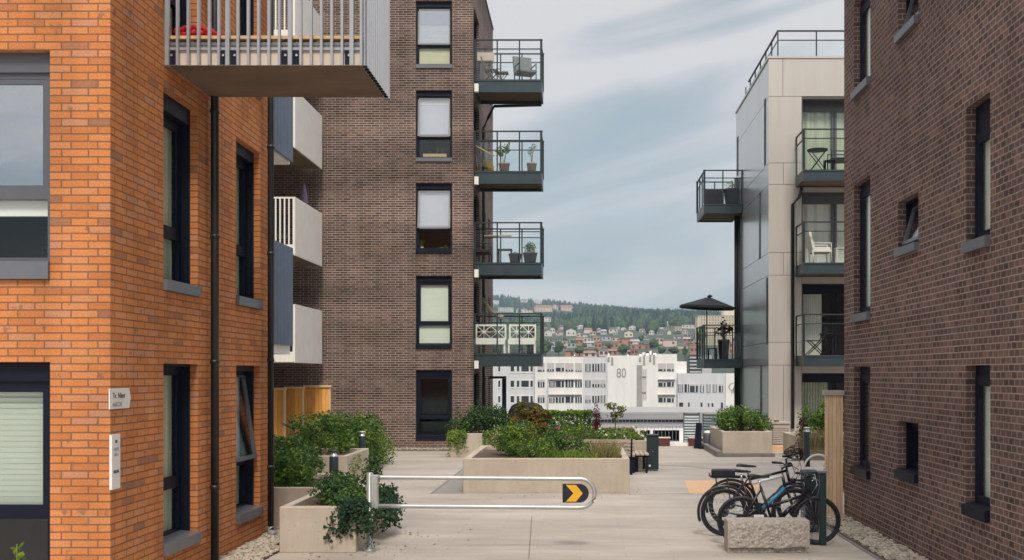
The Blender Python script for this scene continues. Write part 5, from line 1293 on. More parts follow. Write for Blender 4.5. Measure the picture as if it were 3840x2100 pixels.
for k in range(n):
    q.face([(px_+.08,40.0,pz), pr(k,1.12,pz-.38), pr(k+1,1.12,pz-.38)])
    q.face([pr(k,1.12,pz-.38), pr(k+1,1.12,pz-.38), pr(k+1,1.11,pz-.47), pr(k,1.11,pz-.47)])
    q.face([(px_+.08,40.0,pz-.05), pr(k,1.10,pz-.42), pr(k+1,1.10,pz-.42)])
q.build('canopy', [M['parasol']], t); q = MB(); q.tube([(px_,40.0,2.97),(px_,40.0,pz-.06)], .02, 8); q.build('pole', [M['frame']], t)
q = MB(); q.lathe([(.05,pz-.02),(.12,pz+.02),(.02,pz+.08)], (px_+.12,40.0,0), 8); q.build('finial', [M['parasol']], t)
at(pot_plant('spiky plant in a tall black tub beside the open black parasol', .75,.24,'potd',[(0,0,1.15,.14,.12,.42),(-.25,0,1.1,.14,.1,.14),(.25,0,1.12,.14,.1,.16)],150,.15,('leafd','leafr'),9), XX(1824,65.3), 40.2, 2.97)
at(table('small dark table below the parasol on the lower side balcony', 'frame', .42, .18, True), XX(1797,65.3), 40.4, 2.97)
# purple folded parasol and red things on the white balcony, red bundle on the near one
t = thing('folded_parasol', (-8.5,31.3,6.05), 'folded purple parasol poking above the middle white balcony', 'parasol'); q = MB(); s_ = 83.0
q.lathe([(.10,ZZ(512,s_)-.3),(.13,ZZ(512,s_)),(.09,ZZ(485,s_)),(.02,ZZ(459,s_))], (XX(765,s_),F/s_,0), 10); q.build('canopy', [M['parasolp']], t); q = MB(); q.tube([(XX(765,s_),F/s_,6.06),(XX(765,s_),F/s_,ZZ(512,s_))], .02, 7); q.build('pole', [M['frame']], t)
at(arm_chair('dark chair behind the bars of the middle white balcony', 'potd'), -8.75, 30.2, 6.06, R(90))
at(pot_plant('dark leaved plant behind the bars of the lowest white balcony', .4,.2,'potd',[(0,0,.75,.3,.25,.35)],300,.09,('leafd','leaf'),12), -8.6, 30.4, 3.01)
t = thing('red_bundle', (-4.0,12.0,zdk), 'red folded fabric bundle lying on the near balcony floor behind the bars', 'fabric bundle'); q = MB()
n = 18; x0, x1 = XX(419,226), XX(569,220)
pts = [(x0+(x1-x0)*i/n, by0+.25, zdk+.06+.085*math.sin(3.14*min(1,max(0,.1+i/n*1.0)))**.7+(.02 if i%3 else 0)) for i in range(n+1)]
q.tube(pts, .028, 8); q.tube([(a,b+.12,c-.02) for a,b,c in pts], .034, 8); q.build('bundle', [M['red']], t)
q = MB(); q.bbox(x0,x0+.42,by0+.2,by0+.5,zdk+.003,zdk+.04,.01); q.build('liner', [M['orangef']], t); q = MB(); q.bbox(x0+.43,x0+.56,by0+.2,by0+.4,zdk+.003,zdk+.055,.01); q.build('pouch', [M['canvas']], t)
# kitchen plants on tower window ledges
t = thing('herb_box', (XX(1095,79),YM+.42,9.4), 'wooden herb box with small plants on the ledge of the fourth tower window', 'herb box'); q = MB()
z_ = 9.10+.20; q.box(XX(1063,79),XX(1122,79),YM+.30,YM+.42,z_,z_+.11); q.build('box', [M['deck']], t)
q = MB(); foliage(q, [(XX(1098,79),YM+.36,z_+.25,.08,.06,.12),(XX(1113,79),YM+.36,z_+.22,.1,.06,.1),(XX(1080,79),YM+.36,z_+.16,.06,.05,.06)], 160, .05); q.build('foliage', [M['leaf']], t)
t = thing('ledge_plant', (XX(1060,79),YM+.36,6.4), 'small green plants on the ledge of the third tower window', 'plant'); q = MB()
foliage(q, [(XX(1060,79),YM+.34,6.58,.09,.06,.18),(XX(1110,79),YM+.36,6.44,.2,.06,.06)], 150, .05); q.build('foliage', [M['leafy']], t)
q = MB(); q.lathe([(.05,0),(.06,.1)], (XX(1060,79),YM+.34,6.34), 10); q.build('pot', [M['pot']], t)
# ------------------------------------------------------------------ bicycles
def bicycle(label, fmat, loc, rz, accent=None, fender=True, rack=False, steer=0.0, wheelr=.335, upright=.0, lamp=False, step=False, rims='bikeblk', tyre=.028, plate=False):
    t = thing('bicycle', loc, label, 'bicycle', 'bicycles parked behind the granite block')
    ORG[t.name] = Vector((0,0,0))
    rw_ = (-.52,0,wheelr); fw_ = (.52,0,wheelr); bb = (-.08,0,.29); st = (-.25,0,.80); ht = (.34,0,.88); hb = (.38,0,.70)
    for c in (rw_, fw_):
        q = MB(); q.torus(c, wheelr-tyre, tyre, 'y', 48, 8); w = q.build('wheel', [M['rubber']], t)
        q = MB(); q.torus(c, wheelr-tyre*2.1, .013, 'y', 48, 6, sx=1.2); q.build('rim', [M[rims]], w)
        q = MB()
        for k in range(20):
            a = 6.283*k/20; q.tube([(c[0]+.02*math.cos(a+1), .02*(1 if k%2 else -1), c[2]+.02*math.sin(a+1)),(c[0]+(wheelr-tyre*2.1)*math.cos(a),0,c[2]+(wheelr-tyre*2.1)*math.sin(a))], .0016, 4)
        q.build('spoke', [M['chrome']], w)
        q = MB(); q.tube([(c[0],-.05,c[2]),(c[0],.05,c[2])], .022, 10); q.tube([(c[0],.03,c[2]),(c[0],.034,c[2])], .08, 20); q.build('hub', [M['bikeblk']], w)
    q = MB(); q.tube([bb, st], .020, 10); q.tube([(-.235,0,.74), ht] if not step else [(-.17,0,.52), hb], .021 if not step else .022, 10); q.tube([bb, hb], .027, 10); q.tube([ht, hb], .023, 10)
    for y in (-.055,.055):
        q.tube([(rw_[0],y,rw_[2]),(-.3,y*.5,.31),bb], .011, 7); q.tube([(rw_[0],y,rw_[2]),(-.25,y*.3,.76)], .010, 7)
    q.build('frame', [M[fmat]], t)
    if accent:
        q = MB(); q.tube([(.0,-.006,.36),(.37,-.006,.70)], .0300, 10); q.build('frame_accent', [M[accent]], t)
        q = MB(); q.tube([(-.12,-.006,.768),(.34,-.006,.878)], .0225, 10); q.build('frame_accent', [M['bikewhite']], t)
    q = MB()
    for y in (-.05,.05): q.tube([(fw_[0],y,fw_[2]),(.41,y,.66)], .013, 8)
    q.tube([(.41,-.055,.665),(.41,.055,.665)], .018, 8); q.tube([hb,(.405,0,.665)], .018, 8); q.build('fork', [M['bikeblk']], t)
    q = MB(); q.tube([st,(-.275,0,.90)], .014, 8); q.build('seat_post', [M['chrome']], t)
    q = MB()
    secs = [(-.435,.03,.945,.018),(-.42,.062,.955,.026),(-.37,.078,.958,.03),(-.31,.06,.95,.028),(-.25,.034,.944,.024),(-.18,.022,.942,.02),(-.13,.016,.938,.014)]
    rings = [[(x, w_*math.cos(2*math.pi*k/12), zc+hh*(math.sin(2*math.pi*k/12) if k < 7 else .8*math.sin(2*math.pi*k/12))) for k in range(12)] for x,w_,zc,hh in secs]
    for A_, B_ in zip(rings, rings[1:]):
        for k in range(12): q.face([A_[k],A_[(k+1)%12],B_[(k+1)%12],B_[k]],0,True)
    q.face(rings[0][::-1]); q.face(rings[-1]); q.build('saddle', [M['saddle']], t)
    q = MB(); hx = .36; hz = 1.00+upright
    q.tube([ht,(.33,0,hz-.04),(hx+.06,0,hz)], .018, 8)
    cs, sn = math.cos(steer), math.sin(steer)
    def hp(x,y,z): return (hx+.06+x*cs-y*sn, x*sn+y*cs, z)
    q.tube([hp(-.10,-.30,hz+.02),hp(-.02,-.16,hz+.02),hp(0,0,hz),hp(-.02,.16,hz+.02),hp(-.10,.30,hz+.02)], .013, 8); hbar = q.build('handlebar', [M['bikeblk']], t)
    for s in (-1,1):
        q = MB(); q.tube([hp(-.02,s*.2,hz+.02),hp(-.12,s*.32,hz+.02)], .018, 8); q.build('grip', [M['rubber']], hbar)
        q = MB(); q.tube([hp(.0,s*.17,hz+.0),hp(.05,s*.22,hz-.02),hp(-.02,s*.29,hz-.03)], .007, 6); q.build('brake_lever', [M['chrome']], hbar)
    q = MB(); q.tube([hp(.03,-.15,hz),hp(.12,-.1,hz-.05),hp(.14,0,hz-.18),hp(.10,.02,hz-.32)], .006, 6); q.tube([hp(.03,.15,hz),hp(.10,.1,hz+.02),hp(.11,0,hz-.12),hp(.03,0,hz-.25)], .005, 6); q.build('brake_cable', [M['chrome'] if not accent else M['bikeblk']], t)
    q = MB(); q.lathe([(.02,0),(.024,.02),(.024,.03)], hp(.03,.06,hz+.01), 10); q.box(hp(.0,-.05,hz)[0]-.03,hp(.0,-.05,hz)[0]+.03,-.09,-.02,hz+.02,hz+.05); q.build('bell', [M['bikeblk']], hbar)
    q = MB(); q.tube([(.05,0,.40),(.17,0,.52)], .034, 10); q.tube([(.17,0,.52),(.19,0,.54)], .022, 8); q.build('bottle', [M['bikeblk']], t)
    q = MB(); q.tube([(bb[0],-.05,bb[2]),(bb[0],-.056,bb[2])], .095, 24); q.tube([(bb[0],-.07,bb[2]),(bb[0]+.12,-.07,bb[2]-.12)], .011, 7); q.tube([(bb[0],.07,bb[2]),(bb[0]-.12,.07,bb[2]+.12)], .011, 7); q.build('crank', [M['bikeblk']], t)
    for s, dx in ((-1,.12),(1,-.12)):
        q = MB(); q.box(bb[0]+dx-.045,bb[0]+dx+.045,s*.08,s*.16,bb[2]-dx-.012,bb[2]-dx+.012); q.build('pedal', [M['bikeblk']], t)
    q = MB(); q.tube([(bb[0],-.053,bb[2]+.09),(rw_[0],-.053,rw_[2]+.04)], .005, 5); q.tube([(bb[0],-.053,bb[2]-.09),(rw_[0]+.03,-.053,rw_[2]-.05)], .005, 5); q.build('chain', [M['chrome']], t)
    if fender:
        q = MB(); q.torus(rw_, wheelr+.03, .022, 'y', 30, 6, 0, 10, 200, sx=1.3); q.build('fender', [M['bikeblk']], t)
        q = MB(); q.torus(fw_, wheelr+.03, .022, 'y', 26, 6, 0, 30, 170, sx=1.3); q.build('fender', [M['bikeblk']], t)
    if rack:
        q = MB()
        for y in (-.07,.07): q.tube([(-.28,y,.77),(-.82,y,.77)], .008, 6); q.tube([(-.58,y,.77),(rw_[0],y,rw_[2])], .007, 6); q.tube([(-.75,y,.77),(-.74,y,.63),(-.60,y,.62),(-.56,y,.77)], .007, 6)
        q.box(-.84,-.30,-.06,.06,.772,.80); rk = q.build('rack', [M['bikeblk']], t)
        q = MB(); q.bbox(-.82,-.46,-.075,.075,.801,.90,.02); q.build('battery', [M['saddle']], rk)
        q = MB(); q.box(-.86,-.841,-.04,.04,.78,.84); q.build('tail_light', [M['redlens']], rk)
    if lamp:
        q = MB(); q.lathe([(.03,-.03),(.045,.02),(.045,.04)], (.50,0,.80), 12); q.build('headlight', [M['bikeblk']], t)
    if plate:
        q = MB(); q.box(-.36,-.22,-.10,-.095,.36,.43); q.build('label_plate', [M['signw']], t)
        q = MB(); q.prism([(-.52,.20),(-.40,.22),(-.28,.28),(-.33,.24),(-.45,.18)], -.10, -.095, 'xz'); q.build('reflector', [M['amber']], t)
    t.rotation_euler = (0,0,rz)
    return t
sb_ = 181.0
bicycle('black bicycle nearest the granite block, with white brake cable', 'bikeblk', (XX(1959,sb_),F/sb_,0), R(-1), fender=False, wheelr=.34, rims='bikeblk', step=True, upright=-.05, plate=True)
bicycle('bicycle with blue and white frame and black mudguards, middle of the three', 'bikeblk', (XX(1912,172),F/172+.05,0), R(2), accent='bikeblue', fender=True, wheelr=.35, upright=.03, steer=.15, lamp=True)
bicycle('dark bicycle with rear rack and battery, farthest of the three', 'bikeblk', (XX(1925,163),F/163+.05,0), R(-3), fender=True, rack=True, wheelr=.35, upright=.10, steer=-.2, tyre=.03)

# ------------------------------------------------------------------ terrain, city and hill
def lerp_pts(pts, x):
    for (a, b), (c, d) in zip(pts, pts[1:]):
        if x <= c: return b + (d-b)*max(0,(x-a))/(c-a)
    return pts[-1][1]
def ridge(X): return max(60, 171 - (X+195)*0.108)
def TZ(X, Y):
    if Y < 34.7: return -6.1
    if Y < 1600: z = lerp_pts([(34.7,-5.5),(100,-7),(240,-10),(330,-6),(420,8),(700,24),(1000,43),(1600,87)], Y)
    elif Y < 2300: z = 87 + (ridge(X)-87)*(Y-1600)/700
    else: z = ridge(X) - (Y-2300)*0.07
    if Y > 300: z += min(1,(Y-300)/400)*(1.0 if Y < 1700 else max(.35,1-(Y-1700)/700))*(6*noise.noise(Vector((X*.004,Y*.004,0))) + 3*noise.noise(Vector((X*.013,Y*.013,4))))
    return z
ys = [-400,-60,33.9,34.7,60,100,160,240,300,360,420,500,600,700,800,900,1000,1100,1200,1300,1400,1500,1600,1700,1800,1900,2000,2100,2200,2300,2400,2600,3000]
xs_ = [-1500+40*i for i in range(76)]
q = MB(); W_ = len(xs_)
for Y in ys:
    for X in xs_: q.v.append((X,Y,TZ(X,Y)))
for j in range(len(ys)-1):
    for i in range(W_-1):
        q.f.append((j*W_+i,j*W_+i+1,(j+1)*W_+i+1,(j+1)*W_+i)); q.m.append(0); q.sm.append(True)
M['terrain'] = mat('hill_ground', (0.045,0.066,0.042), 0.95, var=0.4, vscale=0.02)
tag(q.build('terrain', [M['terrain']]), kind='structure')
def groundY(px, py, y0=380):
    Y = y0
    while Y < 2290:
        X = (px-CX)*Y/F
        if CY - (TZ(X,Y)-EYE)*F/Y <= py: return X, Y
        Y += 6
    return (px-CX)*2285/F, 2285
# forest on the hill ------------------------------------------------------------
M['forest'] = leafmat('forest_crowns', [(0.006,0.018,0.020),(0.012,0.029,0.029),(0.020,0.042,0.036),(0.034,0.06,0.044)], trans=0.0, rough=0.9)
M['forestl'] = leafmat('broadleaf_crowns', [(0.03,0.058,0.034),(0.05,0.085,0.04),(0.075,0.12,0.05)], trans=0.0, rough=0.9)
rnd = random.Random(77)
HOUSE_SPOTS = []
def crown(mb, x, y, z, h, w, conifer, rnd, n=7, m=0):
    b = len(mb.v); lv = [(0.0,.35),(.18,1.0),(.45,.72),(.75,.36),(1.0,.02)] if conifer else [(.0,.45),(.22,.95),(.5,1.0),(.78,.72),(1.0,.15)]
    for t_, r_ in lv:
        for k in range(n):
            a = 6.283*k/n+rnd.uniform(-.25,.25); rr = w*r_*rnd.uniform(.72,1.2); mb.v.append((x+rr*math.cos(a), y+rr*math.sin(a), z+h*(t_+rnd.uniform(-.05,.05))))
    for i in range(len(lv)-1):
        for k in range(n):
            mb.f.append((b+i*n+k,b+i*n+(k+1)%n,b+(i+1)*n+(k+1)%n,b+(i+1)*n+k)); mb.m.append(m); mb.sm.append(False)
    mb.f.append(tuple(b+(len(lv)-1)*n+k for k in range(n))); mb.m.append(m); mb.sm.append(False)
# houses on the slope (zoomed coordinates -> picture -> point on the terrain)
M['hw'] = mat('house_white', (0.62,0.585,0.55), .8, var=.04, vscale=.2); M['hp'] = mat('house_pink', (0.62,0.47,0.41), .8, var=.05, vscale=.2); M['hb'] = mat('house_brick', (0.44,0.21,0.14), .85, var=.10, vscale=.2)
M['hg'] = mat('house_grey', (0.46,0.47,0.49), .8, var=.06, vscale=.2); M['hy'] = mat('house_cream', (0.68,0.60,0.46), .8, var=.04, vscale=.2)
M['rd'] = mat('roof_dark', (0.11,0.09,0.09), .85, var=.15, vscale=.2); M['rr'] = mat('roof_tile', (0.27,0.14,0.10), .85, var=.15, vscale=.2); M['rg'] = mat('roof_grey', (0.36,0.35,0.36), .85, var=.1, vscale=.2)
M['hwin'] = mat('house_window', (0.06,0.07,0.09), .3, var=.2, vscale=.3)
M['hwarm'] = mat('brick_shade', (0.33,0.13,0.08), .85, var=.1, vscale=.2)
rowlabel = {}
def house(zx, zy, zw, zh, wm, rm, kind, row):
    px, py = 1207.4+zx*.26041, 724.5+zy*.26041
    X, Y = groundY(px, py); HOUSE_SPOTS.append((px, py, zw*.26041, zh*.26041))
    s = F/Y; w = zw*.26041/s; h = zh*.26041/s; z = TZ(X,Y)-1.0; d = min(w*.8, 14)
    rowlabel.setdefault(row, []).append((px, None))
    t = thing('hillside_house', (X,Y,z), '', 'house', row); t['_r'] = row; t['_px'] = px
    q = MB()
    gable = kind == 'g'; hw = h*(.66 if gable else .94)+1.0
    q.box(X-w/2,X+w/2,Y,Y+d,z,z+hw); q.build('wall', [M[wm]], t)
    q = MB()
    if gable:
        if zw < zh*1.35: # gable end to the viewer
            for y_ in (Y-.25, ):
                q.face([(X-w*.55,Y-.3,z+hw),(X,Y-.3,z+h+1.0),(X,Y+d+.3,z+h+1.0),(X-w*.55,Y+d+.3,z+hw)]); q.face([(X+w*.55,Y-.3,z+hw),(X,Y-.3,z+h+1.0),(X,Y+d+.3,z+h+1.0),(X+w*.55,Y+d+.3,z+hw)])
            q.face([(X-w/2,Y,z+hw),(X+w/2,Y,z+hw),(X,Y,z+h+.8)],1)
        else:
            q.face([(X-w*.53,Y-.4,z+hw-.2),(X+w*.53,Y-.4,z+hw-.2),(X+w*.45,Y+d/2,z+h+1.0),(X-w*.45,Y+d/2,z+h+1.0)]); q.face([(X-w*.53,Y+d+.4,z+hw-.2),(X+w*.53,Y+d+.4,z+hw-.2),(X+w*.45,Y+d/2,z+h+1.0),(X-w*.45,Y+d/2,z+h+1.0)])
            q.face([(X-w*.53,Y-.4,z+hw-.2),(X-w*.53,Y+d+.4,z+hw-.2),(X-w*.45,Y+d/2,z+h+1)],1); q.face([(X+w*.53,Y-.4,z+hw-.2),(X+w*.53,Y+d+.4,z+hw-.2),(X+w*.45,Y+d/2,z+h+1)],1)
    else: q.box(X-w/2-.3,X+w/2+.3,Y-.3,Y+d+.3,z+hw,z+hw+.06*h)
    q.build('roof', [M[rm],M[wm]], t)
    q = MB(); nf = min(3, max(1, round((hw-1)/3.2))); nw = min(6, max(2, round(w/4.2)))
    for a in range(nf):
        for b in range(nw):
            if rnd.random() < .12: continue
            xc = X-w/2+w*(b+.5)/nw; zc = z+1.0+(hw-1)*(a+.5)/nf; q.box(xc-.65,xc+.65,Y-.05,Y-.01,zc-.7,zc+.7)
    if q.v: q.build('window', [M['hwin']], t)
H1 = [(610,225,170,62,'hp','rr','g'),(820,220,150,58,'hp','rr','g'),(400,240,100,50,'hw','rd','g'),(150,158,66,42,'hw','rg','f'),(422,132,56,30,'hw','rd','g'),(542,140,30,48,'hw','rr','g'),(480,238,56,36,'hy','rd','g'),(725,205,50,50,'hp','rr','g'),(250,232,150,45,'hg','rg','f'),(575,150,40,40,'hw','rd','g')]
H2 = [(660,470,74,66,'hw','rr','g'),(640,320,90,40,'hw','rg','f'),(768,455,70,46,'hp','rd','g'),(880,462,98,76,'hw','rg','g'),(962,472,60,46,'hp','rd','g'),(1045,428,80,44,'hw','rr','g'),(1002,474,70,40,'hw','rd','g'),(1150,420,46,40,'hw','rd','g'),(1195,442,60,40,'hg','rg','g'),(1286,428,84,52,'hw','rd','g'),(1342,412,56,44,'hw','rd','g'),(1386,414,50,40,'hw','rg','g'),(1850,362,86,42,'hw','rg','g'),(2020,386,140,32,'hw','rg','f'),(1925,500,100,54,'hw','rd','g'),(2066,520,70,40,'hy','rd','g'),(700,428,50,50,'hw','rd','g'),(1090,452,60,36,'hw','rr','g'),(1310,455,40,30,'hw','rd','g'),(1830,450,36,40,'hy','rd','g')]
H3 = [(960,540,80,58,'hb','rr','g'),(1036,528,70,50,'hw','rd','f'),(700,560,140,44,'hg','rg','f'),(790,558,110,46,'hp','rg','f'),(1140,592,70,74,'hb','rg','f'),(1070,560,90,50,'hg','rg','g'),(1298,582,84,52,'hb','rg','f'),(1390,548,116,58,'hb','rd','f'),(1545,600,190,52,'hb','rr','f'),(1490,545,110,50,'hp','rg','g'),(868,665,86,54,'hb','rd','f'),(1062,662,130,58,'hp','rr','g'),(1196,655,90,60,'hp','rg','f'),(1280,642,100,56,'hb','rr','g'),(1625,592,76,50,'hb','rd','f'),(1492,645,70,60,'hb','rg','f'),(1836,560,130,56,'hp','rg','f'),(1955,602,100,66,'hp','rd','g'),(2068,642,76,98,'hb','rg','f'),(1620,510,110,24,'hg','rg','f'),(1420,640,90,44,'hb','rr','g'),(1220,505,90,40,'hg','rd','f'),(1680,520,60,30,'hg','rg','f'),(1600,650,60,40,'hp','rg','f'),(2400,640,110,120,'hb','rg','f')]
rx = random.Random(31)
def spare(H, zy, lo, hi):
    for k in range(400):
        zx = rx.uniform(lo, hi); w = rx.uniform(44, 84); h = w*rx.uniform(.55,.8)
        if all(abs(zx-a[0]) > (w+a[2])*.42 or abs(zy-a[1]) > (h+a[3])*.5 for H_ in (H1,H2,H3) for a in H_): return zx, w, h
    return None
for i in range(14):
    zy = rx.uniform(400, 480); r_ = spare(H2, zy, 620, 2080)
    if r_: H2.append((r_[0], zy, r_[1], r_[2], rx.choice(('hw','hw','hy','hp')), rx.choice(('rd','rr','rg')), 'g'))
for i in range(22):
    zy = rx.uniform(500, 660); r_ = spare(H3, zy, 620, 2120)
    if r_: H3.append((r_[0], zy, r_[1]*1.2, r_[2]*1.1, rx.choice(('hb','hb','hp','hg','hw')), rx.choice(('rd','rr','rg')), rx.choice('gff')))
ROWS = [('pale houses high on the wooded hill', H1), ('pale houses on the middle of the hill', H2), ('brick and rendered blocks at the foot of the hill', H3)]
for rn, hs in ROWS:
    for h in hs: house(*h, rn)
ordn = ['first','second','third','fourth','fifth','sixth','seventh','eighth','ninth','tenth','eleventh','twelfth','thirteenth','fourteenth','fifteenth','sixteenth','seventeenth','eighteenth','nineteenth','twentieth','twenty first','twenty second','twenty third','twenty fourth','twenty fifth']
short = {ROWS[0][0]:'high on the wooded hill', ROWS[1][0]:'halfway up the hill', ROWS[2][0]:'at the hill foot'}
cname = {'house_white':'white','house_pink':'pinkish','house_brick':'red brick','house_grey':'grey','house_cream':'cream'}
for rn, hs in ROWS:
    byc = {}
    for o in [o for o in bpy.data.objects if o.get('_r') == rn]:
        c = cname[[ch for ch in o.children if ch.name.startswith('wall')][0].data.materials[0].name]
        byc.setdefault(c, []).append(o)
    for c, L_ in byc.items():
        L_.sort(key=lambda o: o['_px'])
        for i, o in enumerate(L_):
            o['label'] = '%s house %s%s' % (c, short[rn], '' if len(L_) == 1 else ', ' + ordn[i] + ' such from the left')
            del o['_r']; del o['_px']
# slab block
X, Y = groundY(1803, 866); s = F/Y; t = thing('slab_block', (X,Y,TZ(X,Y)), 'long cream slab block of many storeys on the right of the hill', 'apartment block')
x0, x1 = (1755-CX)/s, (1875-CX)/s; zt_ = EYE+(CY-795)/s; z0 = TZ(X,Y)-4; q = MB(); q.box(x0,x1,Y,Y+14,z0,zt_); q.box(x0+(x1-x0)*.55,x1-1,Y+2,Y+12,zt_,zt_+4); q.build('wall', [M['hy']], t)
q = MB(); nf = 12; hh = (zt_-z0)/nf
for a in range(nf): q.box(x0+1.0,x1-1.0,Y-.12,Y-.02,z0+hh*a+hh*.42,z0+hh*a+hh*.86)
q.build('window_band', [M['hwin']], t); q = MB()
for a in range(nf):
    for b in range(16): xx = x0+1+(x1-x0-2)*b/16; q.box(xx,xx+1.2,Y-.5,Y-.13,z0+hh*a+hh*.36,z0+hh*a+hh*.9)
q.build('balcony', [M['hy']], t); q = MB(); q.box(x0-.3,x1+.3,Y-.4,Y+14.3,zt_+.002,zt_+.5); q.build('roof', [M['rg']], t)
# trees: the wood as one mass, lone trees near the foot as things
q = MB(); n = 0; tr_i = 0
def blocked(px, ytop, ybase, wpx):
    for (hx, hy, hw_, hh_) in HOUSE_SPOTS:
        if abs(px-hx) < hw_*.5+wpx*.7 and ytop < hy-1 and ybase > hy-hh_*.05: return True
    return 1752 < px < 1860 and ytop < 862 and ybase > 862
while n < 9000 and tr_i < 140000:
    tr_i += 1
    Y = 460 + 1830*rnd.random()**.8; px = rnd.uniform(1170, 1960); X = (px-CX)*Y/F; z = TZ(X,Y); s = F/Y
    py = CY-(z-EYE)*s
    # open, built-up band lower down: fewer trees
    dens = 1.0 if Y > 1150 else (.8 if Y > 800 else .7)
    if py < 800 and px < 1345 and 762 < py < 785: dens *= .45
    if rnd.random() > dens: continue
    con = rnd.random() < (.75 if Y > 1200 else .3); h = rnd.uniform(9,17)*(1.0 if con else .8); w = h*(rnd.uniform(.16,.24) if con else rnd.uniform(.3,.45))
    if blocked(px, py-h*s, py, w*s): continue
    crown(q, X, Y, z-.5, h, w, con, rnd, 6, 0 if con else 1); n += 1
tag(q.build('forest', [M['forest'],M['forestl']]), kind='stuff')
kn = 0
spots = [(630,655,120,150),(760,640,110,120),(900,560,60,60),(960,650,110,90),(1380,650,110,110),(1690,600,120,110),(1760,650,90,80),(1860,650,120,90),(1980,655,70,80),(1245,600,70,70),(560,640,110,110),(1120,640,50,60),(1560,520,60,60),(820,540,50,60),(2140,560,90,190),(2110,620,60,80),(1905,470,70,60),(1010,600,60,70),(1440,610,60,50),(690,600,90,80)]
tl = sorted(range(len(spots)), key=lambda i: spots[i][0]); rank = {i: k for k, i in enumerate(tl)}
for i, (zx, zy, zw, zh) in enumerate(spots):
    px, py = 1207.4+zx*.26041, 724.5+zy*.26041; X, Y = groundY(px, py); s = F/Y; h = zh*.26041/s; w = zw*.26041/s/2; z = TZ(X,Y)
    t = thing('city_tree', (X,Y,z), 'round leafy tree among the blocks at the hill foot, %s from the left' % ordn[rank[i]], 'tree', 'leafy trees among the hill foot blocks')
    mb = MB()
    for k in range(9):
        a = rnd.uniform(0,6.28); rr = w*.55*rnd.random()**.5; hz = rnd.uniform(.15,.55)*h
        crown(mb, X+rr*math.cos(a), Y+rr*math.sin(a), z+hz, h*.5, w*.55, False, rnd, 7)
    mb.build('crown', [M['forestl']], t); mb = MB(); mb.tube([(X,Y,z-1),(X,Y,z+h*.5)], .3, 6); mb.build('trunk', [M['bark']], t)
# ------------------------------------------------------------------ white offices
SO = 11.7; YO = F/SO
def ox(zx): return XX((2000+zx/3.22)*.6708, SO)
def oz(zy): return ZZ((1280+zy/3.22)*.6708, SO)
M['owin'] = mat('office_glass', (0.035,0.04,0.05), .15, var=.3, vscale=.3); M['oshut'] = mat('office_shutter', (0.50,0.47,0.46), .7, var=.05); M['ogrey'] = mat('office_grey', (0.33,0.315,0.31), .7, var=.12, vscale=.4)
off = thing('white_office', (ox(900),YO,-10), 'long white office building with the large grey number 80', 'office building')
zg = -11.0
q = MB(); q.box(ox(20),ox(600),YO,YO+14,zg,oz(185)); q.build('wall', [M['white2']], off)
q = MB(); q.box(ox(600)+.01,ox(892),YO+.15,YO+14,zg,oz(190)); q.build('wall', [M['white3']], off)
q = MB(); q.box(ox(892)+.01,ox(1500),YO-.3,YO+14,zg,oz(170)); q.build('wall', [M['white2']], off)
q = MB(); q.box(ox(1500)+.01,ox(1735),YO-.1,YO+14,zg,oz(152)); q.build('wall', [M['white2']], off)
q = MB(); q.box(ox(1735)+.01,ox(1858),YO+1,YO+12,zg,oz(240)); q.build('wall', [M['white2']], off)
q = MB(); q.box(ox(1247),ox(1316),YO-.36,YO-.31,oz(840),oz(285)); q.build('stair_slot', [M['ogrey']], off)
q = MB()
for zx in (1330,1355): q.box(ox(zx),ox(zx)+.12,YO-.5,YO-.35,oz(700),oz(330))
for zy in (420,610): q.box(ox(1316),ox(1360),YO-.5,YO-.32,oz(zy+10),oz(zy))
for zx, a, b in ((1290,190,240),(1340,160,280),(1415,160,240),(1460,160,270),(955,190,280),(912,190,240)): q.box(ox(zx)-.25,ox(zx)+.15,YO-.5,YO-.31,oz(b),oz(a))
q.build('pipe', [M['ogrey']], off)
q = MB()
for zx, w_, hgt in ((1290,30,22),(1330,22,40),(1370,40,30),(1420,20,60),(1460,40,35),(1140,20,14),(910,14,30),(490,14,14)): q.box(ox(zx),ox(zx+w_),YO+3,YO+5,oz(170),oz(170-hgt))
q.build('roof_unit', [M['white2']], off)
def owin(xa, xb, ya, yb, shut, yy, par, split=2):
    m_ = MB(); x0, x1, z1, z0 = ox(xa), ox(xb), oz(ya), oz(yb)
    m_.box(x0-.1,x1+.1,yy-.06,yy-.01,z0-.1,z1+.1,2)
    m_.box(x0,x1,yy-.09,yy-.061,z0,z1,0)
    zs = z0+(z1-z0)*(1-shut)
    if shut > 0: m_.box(x0,x1,yy-.13,yy-.091,zs,z1,1)
    for k in range(1, split+1):
        f = k/(split+1) if split > 1 else .66
        xx = x0+(x1-x0)*f; m_.box(xx-.10,xx+.10,yy-.14,yy-.092,z0,zs,2)
    m_.build('window', [M['owin'],M['oshut'],M['white3']], par)
rr_ = random.Random(6)
for (ya, yb, sh) in ((262,362,.75),(462,550,.2),(650,738,.2)):
    for (a, b) in ((55,135),(168,250),(272,370),(390,482),(507,585)):
        if ya != 262 and a == 168: a, b = 192, 258
        owin(a, b, ya, yb, min(.9,max(0,sh+rr_.uniform(-.2,.15))), YO, off, rr_.choice((1,2,2)))
    for (a, b) in ((628,692),(712,798),(814,868)): owin(a, b, ya, yb, rr_.choice((0,.1,.6)), YO+.15, off, 2)
    for (a, b) in ((1510,1596),(1614,1694)): owin(a, b, ya+4, yb-4, rr_.choice((.3,.75,.4)), YO-.1, off, 1)
for a, b in ((1512,1570),(1630,1672)): owin(a, b, 822, 840, 0, YO-.1, off, 1)
q = MB()
